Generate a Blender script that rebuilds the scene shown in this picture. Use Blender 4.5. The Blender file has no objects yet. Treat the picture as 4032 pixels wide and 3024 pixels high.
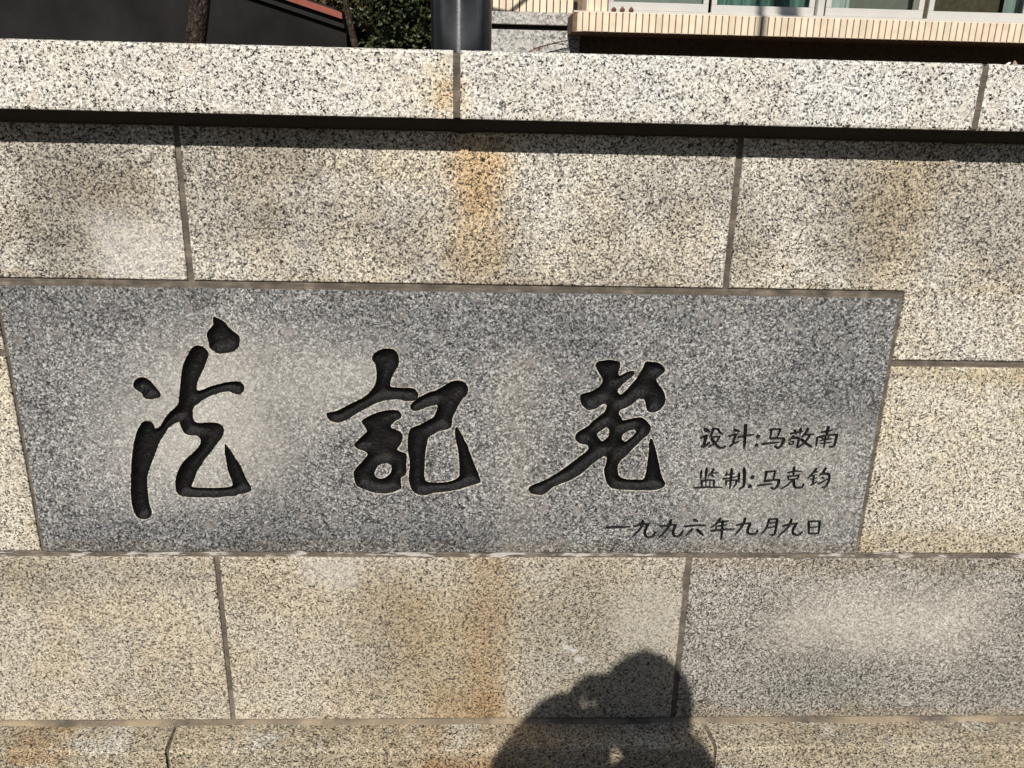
import bpy, bmesh, math, random
import numpy as np
from mathutils import Vector, Matrix, noise as mnoise
from mathutils.geometry import delaunay_2d_cdt

# ------------------------------------------------------------------ camera
scene = bpy.context.scene
col = scene.collection
R = math.radians
IW, IH, FPX = 4032.0, 3024.0, 3290.0          # photograph size and focal length in its pixels
CAM = Vector((0.0, -1.6, 1.55))               # 1.6 m in front of the wall face (the plane y = 0)
YAW, PITCH, ROLL = R(2.346), R(18.951), R(1.356)
cy, sy, cp, sp = math.cos(YAW), math.sin(YAW), math.cos(PITCH), math.sin(PITCH)
fwd = Vector((sy*cp, cy*cp, -sp)); rgt = Vector((cy, -sy, 0)); upv = rgt.cross(fwd)
rg2 = rgt*math.cos(ROLL) + upv*math.sin(ROLL)
up2 = -rgt*math.sin(ROLL) + upv*math.cos(ROLL)
cd = bpy.data.cameras.new('camera'); cam = bpy.data.objects.new('camera', cd); col.objects.link(cam)
M4 = Matrix((rg2, up2, -fwd)).transposed().to_4x4(); M4.translation = CAM
cam.matrix_world = M4
cd.sensor_width = 36; cd.lens = 36*FPX/IW; cd.clip_start = 0.02; cd.clip_end = 500
scene.camera = cam

# ------------------------------------------------------------------ sky, sun, exposure
SUN_AZ, SUN_EL = R(9.2), R(37.9)              # sun behind the photographer, a little to the left
world = bpy.data.worlds.new('World'); scene.world = world; world.use_nodes = True
wn = world.node_tree; bg = wn.nodes['Background']
sky = wn.nodes.new('ShaderNodeTexSky'); sky.sky_type = 'NISHITA'; sky.sun_disc = False
sky.sun_elevation = SUN_EL; sky.sun_rotation = R(180) + SUN_AZ
wn.links.new(sky.outputs[0], bg.inputs[0]); bg.inputs[1].default_value = 0.05
sd = bpy.data.lights.new('sun', 'SUN'); sd.energy = 4.9; sd.angle = R(0.53); sd.color = (1.0, 0.94, 0.85)
sun = bpy.data.objects.new('sun', sd); col.objects.link(sun)
sdir = Vector((math.sin(SUN_AZ)*math.cos(SUN_EL), math.cos(SUN_AZ)*math.cos(SUN_EL), -math.sin(SUN_EL)))
sun.rotation_euler = sdir.to_track_quat('-Z', 'Y').to_euler(); sun.location = (-3, -9, 9)
scene.view_settings.view_transform = 'Standard'; scene.view_settings.look = 'None'
scene.view_settings.exposure = 0.06; scene.view_settings.gamma = 1.0
scene.render.engine = 'CYCLES'
scene.cycles.max_bounces = 5; scene.cycles.diffuse_bounces = 2; scene.cycles.glossy_bounces = 3; scene.cycles.transparent_max_bounces = 6

rnd = random.Random(7)

def at(u, v, Y=0.0):
    """point of the photograph (u, v) on the vertical plane y = Y, as (x, z)"""
    d = rg2*((u-IW/2)/FPX) - up2*((v-IH/2)/FPX) + fwd
    t = (Y-CAM.y)/d.y
    return (CAM.x+d.x*t, CAM.z+d.z*t)

# ------------------------------------------------------------------ object helpers
def tag(o, label=None, cat=None, group=None, kind=None):
    if label: o['label'] = label
    if cat: o['category'] = cat
    if group: o['group'] = group
    if kind: o['kind'] = kind
    return o

def empty(name, loc, label=None, cat=None, group=None):
    o = bpy.data.objects.new(name, None); col.objects.link(o); o.location = loc
    o.empty_display_size = 0.05
    return tag(o, label, cat, group)

def wloc(o):
    p = Vector(o.location); q = o.parent
    while q: p += Vector(q.location); q = q.parent
    return p

class MB:
    def __init__(s): s.v = []; s.f = []
    def add(s, vs, fs):
        n = len(s.v); s.v += [tuple(p) for p in vs]; s.f += [tuple(i+n for i in f) for f in fs]; return s
    def box(s, x0, x1, y0, y1, z0, z1):
        return s.add([(x0,y0,z0),(x1,y0,z0),(x1,y1,z0),(x0,y1,z0),(x0,y0,z1),(x1,y0,z1),(x1,y1,z1),(x0,y1,z1)],
                     [(0,3,2,1),(4,5,6,7),(0,1,5,4),(1,2,6,5),(2,3,7,6),(3,0,4,7)])
    def tube(s, pts, rad, n=10, cap=True):
        pts = [Vector(p) for p in pts]; base = len(s.v)
        for i, p in enumerate(pts):
            a = pts[max(i-1,0)]; b = pts[min(i+1,len(pts)-1)]
            t = (b-a).normalized(); ref = Vector((0,0,1)) if abs(t.z) < .9 else Vector((1,0,0))
            e1 = t.cross(ref).normalized(); e2 = t.cross(e1)
            r = rad[i] if hasattr(rad,'__len__') else rad
            for k in range(n):
                a_ = 2*math.pi*k/n; s.v.append(tuple(p + e1*(r*math.cos(a_)) + e2*(r*math.sin(a_))))
        for i in range(len(pts)-1):
            for k in range(n):
                s.f.append((base+i*n+k, base+i*n+(k+1)%n, base+(i+1)*n+(k+1)%n, base+(i+1)*n+k))
        if cap:
            s.f.append(tuple(base+k for k in range(n))); s.f.append(tuple(base+(len(pts)-1)*n+k for k in range(n))[::-1])
        return s
    def build(s, name, mat, parent=None, smooth=False, bevel=0, recalc=True, origin=None):
        me = bpy.data.meshes.new(name)
        off = wloc(parent) if parent else (Vector(origin) if origin else Vector((0,0,0)))
        me.from_pydata([tuple(Vector(p)-off) for p in s.v], [], s.f); me.update()
        if recalc:
            bm = bmesh.new(); bm.from_mesh(me); bmesh.ops.recalc_face_normals(bm, faces=bm.faces); bm.to_mesh(me); bm.free()
        if smooth: me.polygons.foreach_set('use_smooth', [True]*len(me.polygons))
        o = bpy.data.objects.new(name, me); col.objects.link(o)
        if mat: me.materials.append(mat)
        if parent: o.parent = parent
        elif origin: o.location = origin
        if bevel:
            b = o.modifiers.new('bevel', 'BEVEL'); b.width = bevel; b.segments = 2; b.limit_method = 'ANGLE'
        return o

# ------------------------------------------------------------------ node helpers
class NT:
    def __init__(s, name):
        s.m = bpy.data.materials.new(name); s.m.use_nodes = True
        s.t = s.m.node_tree; s.t.nodes.clear()
        s.out = s.n('ShaderNodeOutputMaterial')
        s.b = s.n('ShaderNodeBsdfPrincipled'); s.l(s.b.outputs[0], s.out.inputs[0])
    def n(s, t): return s.t.nodes.new(t)
    def l(s, a, b): s.t.links.new(a, b)
    def put(s, sock, v):
        if v is None: return
        if hasattr(v, 'is_output'): s.l(v, sock)
        elif hasattr(v, '__len__') and len(v) == 3 and sock.type == 'RGBA': sock.default_value = (*v, 1)
        else: sock.default_value = v
    def math(s, op, a, b=None, c=None, clamp=False):
        n = s.n('ShaderNodeMath'); n.operation = op; n.use_clamp = clamp
        for i, v in enumerate((a, b, c)): s.put(n.inputs[i], v)
        return n.outputs[0]
    def vmath(s, op, a, b=None):
        n = s.n('ShaderNodeVectorMath'); n.operation = op; s.put(n.inputs[0], a)
        if b is not None:
            if op == 'SCALE': s.put(n.inputs[3], b)
            else: s.put(n.inputs[1], b)
        return n.outputs[0]
    def mix(s, fac, a, b, mode='MIX'):
        n = s.n('ShaderNodeMix'); n.data_type = 'RGBA'; n.blend_type = mode
        s.put(n.inputs[0], fac); s.put(n.inputs[6], a); s.put(n.inputs[7], b); return n.outputs[2]
    def noise(s, vec, scale, detail=2, rough=.5, out='Fac', dim='3D'):
        n = s.n('ShaderNodeTexNoise'); n.noise_dimensions = dim; s.put(n.inputs['Vector'], vec)
        n.inputs['Scale'].default_value = scale; n.inputs['Detail'].default_value = detail; n.inputs['Roughness'].default_value = rough
        return n.outputs[out]
    def vor(s, vec, scale, feature='F1', out='Color', dim='2D'):
        n = s.n('ShaderNodeTexVoronoi'); n.feature = feature; n.voronoi_dimensions = dim; s.put(n.inputs['Vector'], vec); n.inputs['Scale'].default_value = scale
        return n.outputs[out]
    def red(s, c):
        n = s.n('ShaderNodeSeparateColor'); s.put(n.inputs[0], c); return n.outputs[0]
    def sep(s, v):
        n = s.n('ShaderNodeSeparateXYZ'); s.put(n.inputs[0], v); return n.outputs
    def ramp(s, fac, stops, interp='LINEAR'):
        n = s.n('ShaderNodeValToRGB'); n.color_ramp.interpolation = interp
        el = n.color_ramp.elements
        while len(el) < len(stops): el.new(0.5)
        for e, (p, c) in zip(el, stops):
            e.position = p; e.color = (*c, 1) if hasattr(c, '__len__') else (c, c, c, 1)
        s.put(n.inputs[0], fac); return n.outputs[0]
    def rng(s, v, a, b, c=0., d=1., smooth=True):
        n = s.n('ShaderNodeMapRange'); n.interpolation_type = 'SMOOTHSTEP' if smooth else 'LINEAR'
        s.put(n.inputs[0], v)
        for i, q in enumerate((a, b, c, d)): n.inputs[1+i].default_value = q
        return n.outputs[0]
    def pos(s): return s.n('ShaderNodeNewGeometry').outputs['Position']
    def rand(s): return s.n('ShaderNodeObjectInfo').outputs['Random']
    def bump(s, h, strength, dist):
        n = s.n('ShaderNodeBump'); n.inputs['Strength'].default_value = strength; n.inputs['Distance'].default_value = dist
        s.put(n.inputs['Height'], h); s.l(n.outputs[0], s.b.inputs['Normal']); return n
    def done(s, base, rough=.8, spec=.3, metal=0.):
        s.put(s.b.inputs['Base Color'], base); s.put(s.b.inputs['Roughness'], rough)
        s.put(s.b.inputs['Specular IOR Level'], spec); s.put(s.b.inputs['Metallic'], metal); return s.m

def plain(name, c, rough=.7, spec=.3, metal=0., var=.12, scale=30., bump=0., bdist=.002):
    g = NT(name); p = g.pos(); n = g.noise(p, scale, 4)
    base = g.mix(1, c, g.ramp(n, [(.25, 1-var), (.75, 1+var)]), 'MULTIPLY')
    if bump: g.bump(g.noise(p, scale*3, 4), bump, bdist)
    return g.done(base, rough, spec, metal)

def granite(name, light, pale, grey, dark, frac=.14, gfrac=.24, scale=235., macro=.16, mottle=.5, mcol=(.62,.62,.62),
            stains=(), pheno=None, bump=.35, flecks=.10, mscale=3.2, warm=None, clump=.22, worms=.016):
    """speckled granite: crisp grains of feldspar, quartz and mica plus weather stains at their own places on the wall"""
    g = NT(name); p0 = g.pos(); sx, sy_, sz = g.sep(p0)
    cb = g.n('ShaderNodeCombineXYZ'); g.l(sx, cb.inputs[0]); g.l(g.math('ADD', sz, sy_), cb.inputs[1])
    p = g.vmath('ADD', cb.outputs[0], g.vmath('SCALE', (11.7, 17.3, 0), g.rand()))
    w = g.vmath('SCALE', g.vmath('SUBTRACT', g.noise(p, scale*1.1, 1, .6, 'Color', '2D'), (.5,.5,.5)), 1.9/scale)
    pw = g.vmath('ADD', p, w)
    cell = g.red(g.vor(pw, scale)); cell2 = g.red(g.vor(pw, scale*1.75))
    mac = g.noise(p, mscale, 4, .58, 'Fac', '2D')
    clus = g.noise(p, 95, 2, .6, 'Fac', '2D')
    k = g.math('ADD', cell, g.math('MULTIPLY', g.math('SUBTRACT', mac, .5), macro*2))
    k = g.math('ADD', k, g.math('MULTIPLY', g.math('SUBTRACT', clus, .5), clump))
    base = g.ramp(k, [(0, dark), (frac*.85, dark), (frac*1.2, grey), (frac+gfrac*.75, grey), (frac+gfrac*1.15, light), (.78, light), (.95, pale)])
    base = g.mix(g.math('MULTIPLY', g.math('LESS_THAN', cell2, flecks), .85), base, dark)
    base = g.mix(g.math('MULTIPLY', g.math('GREATER_THAN', cell2, .90), .7), base, pale)
    # dark mica strung out along the grain borders
    rid = g.math('ABSOLUTE', g.math('SUBTRACT', g.noise(p, scale*.52, 2, .55, 'Fac', '2D'), .5))
    worm = g.math('MULTIPLY', g.math('LESS_THAN', rid, worms), g.math('LESS_THAN', cell, .62))
    base = g.mix(g.math('MULTIPLY', worm, .85), base, dark)
    # broad feldspar crystals
    if pheno:
        vn = g.n('ShaderNodeTexVoronoi'); vn.voronoi_dimensions = '2D'; g.l(pw, vn.inputs['Vector']); vn.inputs['Scale'].default_value = 27
        mk = g.math('MULTIPLY', g.rng(vn.outputs['Distance'], .34, .24), g.math('GREATER_THAN', g.red(vn.outputs['Color']), .84))
        base = g.mix(g.math('MULTIPLY', mk, .42), base, pheno)
    base = g.mix(1, base, g.ramp(g.noise(p, 700, 0, .5, 'Fac', '2D'), [(.3, .80), (.7, 1.18)]), 'MULTIPLY')
    # broad soiling
    ms = g.rng(mac, .56, .40)
    base = g.mix(g.math('MULTIPLY', ms, mottle), base, mcol, 'MULTIPLY')
    if warm:
        wz = g.rng(g.noise(g.vmath('ADD', p, (7,3,0)), 5.5, 3, .6, 'Fac', '2D'), .44, .62)
        base = g.mix(g.math('MULTIPLY', wz, .55), base, warm, 'MULTIPLY')
    # stains with a shape of their own
    if stains:
        wob = g.vmath('SCALE', g.vmath('SUBTRACT', g.noise(p0, 9, 3, .6, 'Color'), (.5,.5,.5)), .10)
        fine = clus
        X, Y, Z = g.sep(g.vmath('ADD', p0, wob))
        for (u0, u1, v0, v1, soft, c, amt, mode) in stains:
            x0, z1 = at(u0, v0); x1, _ = at(u1, v0); xm, z0 = at((u0+u1)/2, v1)
            xa, _ = at(u0, (v0+v1)/2); xb, _ = at(u1, (v0+v1)/2)
            mk = g.math('MULTIPLY', g.math('MULTIPLY', g.rng(X, xa-soft, xa+soft), g.rng(X, xb+soft, xb-soft)),
                        g.math('MULTIPLY', g.rng(Z, z0-soft, z0+soft), g.rng(Z, z1+soft, z1-soft)))
            mk = g.math('MULTIPLY', mk, g.rng(fine, .25, .62, .72, 1.))
            base = g.mix(g.math('MULTIPLY', mk, amt), base, c, mode)
    hgt = g.noise(p, 260, 2, .6, 'Fac', '2D')
    g.bump(hgt, bump, .004)
    return g.done(base, g.ramp(cell2, [(0, .55), (1, .9)]), .35)

# ------------------------------------------------------------------ materials of the wall
WHT = (.60, .59, .58)
M = {}
M['coping'] = granite('granite_coping', (.655,.63,.575), (.88,.865,.82), (.36,.35,.325), (.022,.021,.020), .13, .16, 345, .05, .25, (.86,.86,.88), bump=.3, flecks=.10,
    pheno=(.60,.56,.49), warm=(.98,.94,.86), clump=.26, worms=.022,
    stains=[(1715,1860,340,470,.02,(1.0,.74,.44),.6,'MULTIPLY'), (1640,1800,200,470,.03,(1,.93,.78),.6,'MULTIPLY'), (1840,4500,200,470,.05,(.97,1.0,1.06),.7,'MULTIPLY')])
M['upper'] = granite('granite_upper', (.575,.54,.465), (.84,.81,.74), (.235,.222,.198), (.024,.022,.020), .17, .20, 365, .10, .60, (.62,.61,.60), warm=(1.0,.95,.85), bump=.42, flecks=.13,
    stains=[(1770,2000,560,1110,.035,(1.0,.80,.54),.75,'MULTIPLY'), (1800,1960,560,840,.03,(1.0,.78,.52),.55,'MULTIPLY'),
            (120,690,580,850,.07,(.62,.60,.57),.85,'MULTIPLY'), (330,700,850,1100,.05,WHT,.45,'MIX'), (120,290,850,1100,.05,(.62,.63,.61),.8,'MULTIPLY'),
            (960,1330,560,1100,.07,(.68,.67,.66),.75,'MULTIPLY'), (3420,3640,560,1150,.05,(1.0,.86,.64),.6,'MULTIPLY'),
            (3300,3560,720,1100,.06,(.70,.70,.70),.6,'MULTIPLY'), (1480,1760,560,720,.04,(1,.9,.74),.6,'MULTIPLY'),
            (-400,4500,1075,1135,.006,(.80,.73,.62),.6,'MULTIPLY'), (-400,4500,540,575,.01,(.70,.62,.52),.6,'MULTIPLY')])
M['side'] = granite('granite_side', (.60,.555,.46), (.84,.80,.70), (.27,.248,.205), (.030,.027,.023), .15, .19, 360, .08, .25, (.78,.76,.72), warm=(1.0,.94,.83), bump=.4, flecks=.11,
    stains=[(3300,4500,2080,2200,.03,(.80,.73,.62),.7,'MULTIPLY'), (3500,4600,1430,1500,.015,(.80,.73,.62),.7,'MULTIPLY')])
M['lower'] = granite('granite_lower', (.51,.462,.375), (.70,.65,.55), (.25,.223,.18), (.045,.039,.032), .15, .22, 350, .07, .28, (.74,.73,.71), warm=(.98,.92,.82), bump=.4, flecks=.10,
    stains=[(1500,2010,2300,2860,.10,(.76,.68,.56),.85,'MULTIPLY'), (1350,1650,2200,2700,.08,(.72,.71,.70),.7,'MULTIPLY'), (1690,1990,2730,2860,.03,(.78,.66,.50),.7,'MULTIPLY'), (1850,1985,2190,2860,.035,(.84,.70,.54),.6,'MULTIPLY'),
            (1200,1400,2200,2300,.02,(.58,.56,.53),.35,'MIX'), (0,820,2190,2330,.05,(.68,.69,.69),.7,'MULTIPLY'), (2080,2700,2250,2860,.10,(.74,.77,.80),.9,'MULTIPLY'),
            (2200,2260,2550,2580,.010,(.74,.74,.74),.6,'MIX'), (2270,2310,2590,2620,.008,(.74,.74,.74),.5,'MIX'), (2420,2700,2330,2560,.05,(.56,.53,.47),.30,'MIX')])
M['lower_grey'] = granite('granite_lower_grey', (.375,.352,.315), (.64,.615,.57), (.155,.148,.135), (.030,.029,.027), .17, .25, 350, .11, .40, (.70,.71,.71), bump=.42, flecks=.13,
    stains=[(3050,3900,2330,2560,.09,(.66,.62,.55),.35,'MIX'), (2750,4300,2600,2790,.07,(.70,.72,.72),.65,'MULTIPLY'), (2690,4500,2790,2860,.02,(.86,.76,.60),.6,'MULTIPLY'),
            (2690,4500,2190,2260,.02,(.88,.80,.66),.6,'MULTIPLY')])
M['plaque'] = granite('granite_plaque', (.235,.234,.232), (.52,.515,.50), (.108,.109,.112), (.024,.025,.027), .17, .28, 330, .13, .40, (.70,.72,.75), bump=.30, flecks=.14,
    pheno=(.26,.235,.222), mscale=3.6,
    stains=[(640,1120,1330,1900,.11,(.66,.63,.58),.44,'MIX'), (380,800,1500,1950,.10,(.60,.585,.55),.30,'MIX'), (1150,1560,1350,1640,.08,(.62,.60,.56),.34,'MIX'),
            (-100,800,1120,1290,.06,(.66,.67,.69),.8,'MULTIPLY'), (100,2200,2030,2200,.05,(.70,.71,.74),.75,'MULTIPLY'), (1560,2500,1130,1420,.10,(.78,.80,.84),.7,'MULTIPLY'),
            (1960,2110,1380,2180,.05,(.50,.46,.37),.15,'MIX'), (2700,3380,1650,2150,.09,(.56,.54,.48),.22,'MIX'), (3200,3600,1150,1700,.08,(.78,.80,.82),.6,'MULTIPLY'),
            (-100,3600,2130,2190,.012,(.80,.70,.56),.55,'MULTIPLY'), (-100,3600,1150,1180,.008,(.95,.86,.72),.7,'MULTIPLY')])
M['base'] = granite('granite_base', (.47,.445,.39), (.74,.72,.665), (.22,.205,.178), (.028,.026,.023), .15, .21, 330, .09, .35, (.76,.75,.73), warm=(.98,.93,.84), bump=.45, flecks=.12,
    stains=[(1680,1960,2880,3100,.035,(.88,.60,.36),.75,'MULTIPLY'), (1500,2150,2840,2950,.06,(.84,.70,.55),.6,'MULTIPLY'), (-300,4600,2835,2930,.010,(.82,.73,.58),.8,'MULTIPLY'),
            (100,340,2840,2900,.02,(.85,.64,.42),.6,'MULTIPLY')])
M['chip'] = granite('granite_chipped', (.50,.465,.395), (.66,.63,.56), (.33,.305,.26), (.10,.09,.075), .10, .2, 330, .1, .3, (.8,.78,.74), bump=.5, flecks=.06)
# mortar
g = NT('mortar'); p = g.pos(); nn = g.noise(p, 26, 5, .6); st = g.noise(g.vmath('MULTIPLY', p, (6, 40, 90)), 3, 4, .6)
mb = g.mix(1, g.ramp(nn, [(.3, (.075,.066,.056)), (.5, (.125,.108,.088)), (.68, (.21,.18,.145))]), g.ramp(st, [(.3,.72), (.7,1.25)]), 'MULTIPLY')
mz = g.sep(p)[2]
eff = g.math('MULTIPLY', g.math('MULTIPLY', g.rng(mz, .590, .597), g.rng(mz, .618, .612)), g.rng(g.noise(g.vmath('MULTIPLY', p, (1,1,5)), 11, 5, .65), .52, .60))
mb = g.mix(g.math('MULTIPLY', eff, .75), mb, (.58,.56,.53))
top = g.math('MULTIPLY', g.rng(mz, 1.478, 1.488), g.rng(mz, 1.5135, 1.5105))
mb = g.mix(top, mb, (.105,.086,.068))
g.bump(g.noise(p, 160, 4, .6), .5, .004); M['mortar'] = g.done(mb, .95, .15)
# black paint in the letters
g = NT('black_paint'); p = g.pos(); nz = g.noise(p, 170, 4, .6)
bl = g.mix(1, (.0055,.0055,.0055), g.ramp(g.noise(p, 60, 3), [(.3,.7), (.7,1.5)]), 'MULTIPLY')
bl = g.mix(g.math('MULTIPLY', g.math('GREATER_THAN', g.noise(p, 420, 2), .76), .6), bl, (.03,.03,.03))
g.bump(nz, .55, .005); M['paint'] = g.done(bl, g.ramp(nz, [(.3,.38), (.7,.62)]), .2)

# ------------------------------------------------------------------ stones with worn edges
def jit(x, y, z, f, a): return mnoise.noise(Vector((x*f, y*f, z*f)))*a

def outline(poly, step=.008, amp=.0009, seed=0.):
    out = []; n = len(poly)
    for i in range(n):
        a = Vector((*poly[i], 0)); b = Vector((*poly[(i+1) % n], 0)); L = (b-a).length; m = max(2, int(L/step))
        t = (b-a).normalized(); nrm = Vector((-t.y, t.x, 0))          # inward for counter-clockwise
        for k in range(m):
            q = a + (b-a)*(k/m); e = min(k, m-k)/3.
            w = abs(jit(q.x, q.y, seed, 55, amp*1.6)) + abs(jit(q.x, q.y, seed+9, 170, amp*.9))
            c = max(0, mnoise.noise(Vector((q.x*14, q.y*14, seed+3)))-.52)*amp*14
            out.append((q + nrm*(w+c)*(1 if e > 0 else 0), nrm))
    return out

def stone(name, poly, mat, parent, y0=0., depth=.06, rim=.0024, seed=0., amp=.0009, label=None):
    ol = outline(poly, seed=seed, amp=amp); n = len(ol)
    v = []; f = []
    nr = []
    for i in range(n):
        m = (ol[i][1] + ol[i-1][1]) if (ol[i][1]-ol[i-1][1]).length > .1 else ol[i][1]
        nr.append(m)
    for (q, _), m in zip(ol, nr): v.append((q.x+m.x*rim, y0, q.y+m.y*rim))
    for (q, _), m in zip(ol, nr): v.append((q.x+m.x*rim*.25, y0+rim*.45, q.y+m.y*rim*.25))
    for (q, _) in ol: v.append((q.x, y0+rim*1.3, q.y))
    for (q, _) in ol: v.append((q.x, y0+depth, q.y))
    f.append(tuple(range(n)))
    for r in range(3):
        for i in range(n):
            j = (i+1) % n; f.append((r*n+i, r*n+j, (r+1)*n+j, (r+1)*n+i))
    f.append(tuple(range(4*n-1, 3*n-1, -1)))
    o = MB().add(v, f).build(name, mat, parent)
    if label: o['label'] = label
    return o

def rect(x0, x1, z0, z1): return [(x0,z0),(x1,z0),(x1,z1),(x0,z1)]

ZT, ZC1, ZP1, ZP0, ZC3, ZB, ZM1, ZM0 = 1.4880, 1.2034, 1.1888, .6126, .5985, .1690, 1.0596, 1.0460
OV = .077                                                         # how far the coping juts out
wall = empty('granite_wall', (0, .15, 0), 'long granite block wall with a jutting coping and a stepped base', 'wall')
# mortar bed behind the stones, just short of their faces
core = MB()
core.box(-4.2, -.917, .0046, .30, .0, 1.5105); core.box(.827, 4.6, .0046, .30, .0, 1.5105)
core.box(-.917, .827, .0046, .30, .0, .6185); core.box(-.917, .827, .0046, .30, 1.183, 1.5105); core.box(-.917, .827, .062, .30, .6185, 1.183)
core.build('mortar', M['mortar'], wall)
XS3 = at(2691, 2830)[0]
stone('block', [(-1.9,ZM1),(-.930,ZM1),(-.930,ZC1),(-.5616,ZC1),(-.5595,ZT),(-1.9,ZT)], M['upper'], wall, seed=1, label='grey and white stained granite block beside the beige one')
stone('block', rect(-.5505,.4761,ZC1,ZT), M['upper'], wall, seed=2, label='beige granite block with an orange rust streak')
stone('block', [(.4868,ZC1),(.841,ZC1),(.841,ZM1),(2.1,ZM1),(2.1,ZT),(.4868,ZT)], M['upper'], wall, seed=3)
stone('block', rect(-1.9,-.930,ZP0,ZM0), M['side'], wall, seed=4)
stone('block', rect(.841,2.1,ZP0,ZM0), M['side'], wall, seed=5, label='yellowish granite block right of the carved plaque')
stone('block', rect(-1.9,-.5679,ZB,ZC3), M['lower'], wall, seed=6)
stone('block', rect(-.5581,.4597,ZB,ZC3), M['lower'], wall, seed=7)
stone('block', rect(.4716,1.75,ZB,ZC3), M['lower_grey'], wall, seed=8)
for i, (a, b) in enumerate(((-4.2,-3.1), (-3.09,-1.91), (2.11,3.2), (3.21,4.6))):
    stone('block', rect(a,b,ZM1,ZT), M['upper'], wall, seed=20+i); stone('block', rect(a+(.2 if i in (1,3) else 0),b+(.2 if i in (0,2) else 0),ZP0,ZM0), M['side'], wall, seed=30+i)
for i, (a, b) in enumerate(((-4.2,-3.3), (-3.29,-1.91), (1.76,3.0), (3.01,4.6))):
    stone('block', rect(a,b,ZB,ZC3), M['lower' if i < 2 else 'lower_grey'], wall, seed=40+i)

# coping stones
def coping(x0, x1, seed, label=None, tilt=0.):
    z0, z1 = 1.5112, 1.6232; ya, yb = -OV, .36
    n = max(6, int((x1-x0)/.008)); v = []; f = []
    prof = [(yb,z0),(ya+.006,z0),(ya+.0012,z0+.0012),(ya,z0+.005),(ya,z1-.006),(ya+.0018,z1-.0018),(ya+.007,z1),(yb,z1-.004)]
    m = len(prof)
    for i in range(n+1):
        x = x0+(x1-x0)*i/n
        chip = max(0, mnoise.noise(Vector((x*9, seed, 1)))-.35)*.006 + abs(jit(x, seed, 0, 60, .0012)) + abs(jit(x, seed, 4, 170, .0010))
        ct = max(0, mnoise.noise(Vector((x*12, seed, 7)))-.45)*.005 + abs(jit(x, seed, 5, 80, .0010))
        sl = .0 if x0 < -.04 else 0
        for k, (y, z) in enumerate(prof):
            if 1 <= k <= 3: z += chip; y += chip*.25
            if 4 <= k <= 6: z -= ct; y += ct*.4
            e = 0.0015 if i in (0, n) and 1 < k < 6 else 0
            v.append((x + tilt*(z1-z)*(1 if i == n else 0), y+e, z))
    for i in range(n):
        for k in range(m):
            f.append((i*m+k, i*m+(k+1) % m, (i+1)*m+(k+1) % m, (i+1)*m+k))
    f.append(tuple(range(m))); f.append(tuple(range(n*m+m-1, n*m-1, -1)))
    o = MB().add(v, f).build('coping_stone', M['coping'], wall)
    if label: o['label'] = label
coping(-2.3, -.0508, 1., 'cream granite coping stone'); coping(-.0382, .8685, 2., 'whitish granite coping stone with black flecks'); coping(.8800, 2.6, 3.)
coping(-4.2, -2.311, 4.); coping(2.611, 4.6, 5.)
jm = MB()
for xa in (-2.3055, -.0445, .8743, 2.6055): jm.box(xa-.0068, xa+.0068, -OV+.0035, .34, 1.514, 1.6185)
jm.build('mortar', M['mortar'], wall)

# base course: a sloping ledge with a rounded front edge
def base(x0, x1, seed, cut0=None, cut1=None):
    n = max(6, int((x1-x0)/.008)); v = []; f = []
    prof = [(.05,.1590),(.0,.1625),(-.045,.1625),(-.0785,.1605),(-.0845,.1585),(-.0872,.1535),(-.088,.145),(-.088,-.01),(.05,-.01)]
    m = len(prof)
    for i in range(n+1):
        x = x0+(x1-x0)*i/n
        c = abs(jit(x, seed, 0, 60, .0016)) + abs(jit(x, seed, 2, 150, .0016))
        for k, (y, z) in enumerate(prof):
            xx = x
            if i == 0 and cut0: xx = x + cut0*np.interp(y, (-.088, 0), (1., 0.)) + (jit(y, z, seed, 60, .004))
            if i == n and cut1: xx = x + cut1*np.interp(y, (-.088, 0), (1., 0.)) + (jit(y, z, seed+5, 60, .004))
            if 3 <= k <= 6: y += c; z -= c*.6
            v.append((xx, y, z + (jit(x, y, seed, 20, .0012) if 1 <= k <= 2 else 0)))
    for i in range(n):
        for k in range(m): f.append((i*m+k, i*m+(k+1) % m, (i+1)*m+(k+1) % m, (i+1)*m+k))
    f.append(tuple(range(m))); f.append(tuple(range(n*m+m-1, n*m-1, -1)))
    return MB().add(v, f).build('base_stone', M['base'], wall, smooth=False)
xl = at(705, 2870, 0)[0]; xr = at(2760, 2872, 0)[0]
base(-2.4, xl-.003, 1., None, .002); base(xl+.003, xr-.005, 2., .004, .012); base(xr+.005, 2.2, 3., .012, None)
base(-4.2, -2.41, 4.); base(2.21, 4.6, 5.)
mm = MB(); mm.box(-4.2, 4.6, -.079, .0, .0, .1555); mm.build('mortar', M['mortar'], wall)
# smeared mortar fillet along the back of the ledge
fv = []; ff = []
nf = 500
for i in range(nf+1):
    x = -4.2 + 8.8*i/nf; w = .011 + .010*max(-.6, mnoise.noise(Vector((x*5, 2, 0)))) + jit(x, 0, 0, 40, .002)
    h = -.0022 + .0042*mnoise.noise(Vector((x*4, 5, 0))) + jit(x, 8, 0, 30, .0012)
    fv += [(x, .004, ZB+h), (x, -.0012, ZB+h-.0012), (x, -w, .1632), (x, -w-.001, .156), (x, .004, .156)]
for i in range(nf):
    for k in range(4): ff.append((i*5+k, i*5+k+1, i*5+k+6, i*5+k+5))
gm = NT('mortar_fillet'); pp = gm.pos()
fc = gm.mix(1, gm.ramp(gm.noise(pp, 7, 5, .6), [(.34, (.10,.088,.075)), (.5, (.24,.20,.15)), (.62, (.34,.28,.20))]), gm.ramp(gm.noise(pp, 300, 3), [(.3,.8), (.7,1.2)]), 'MULTIPLY')
gm.bump(gm.noise(pp, 150, 4), .4, .003); M['fillet'] = gm.done(fc, .95, .1)
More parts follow.
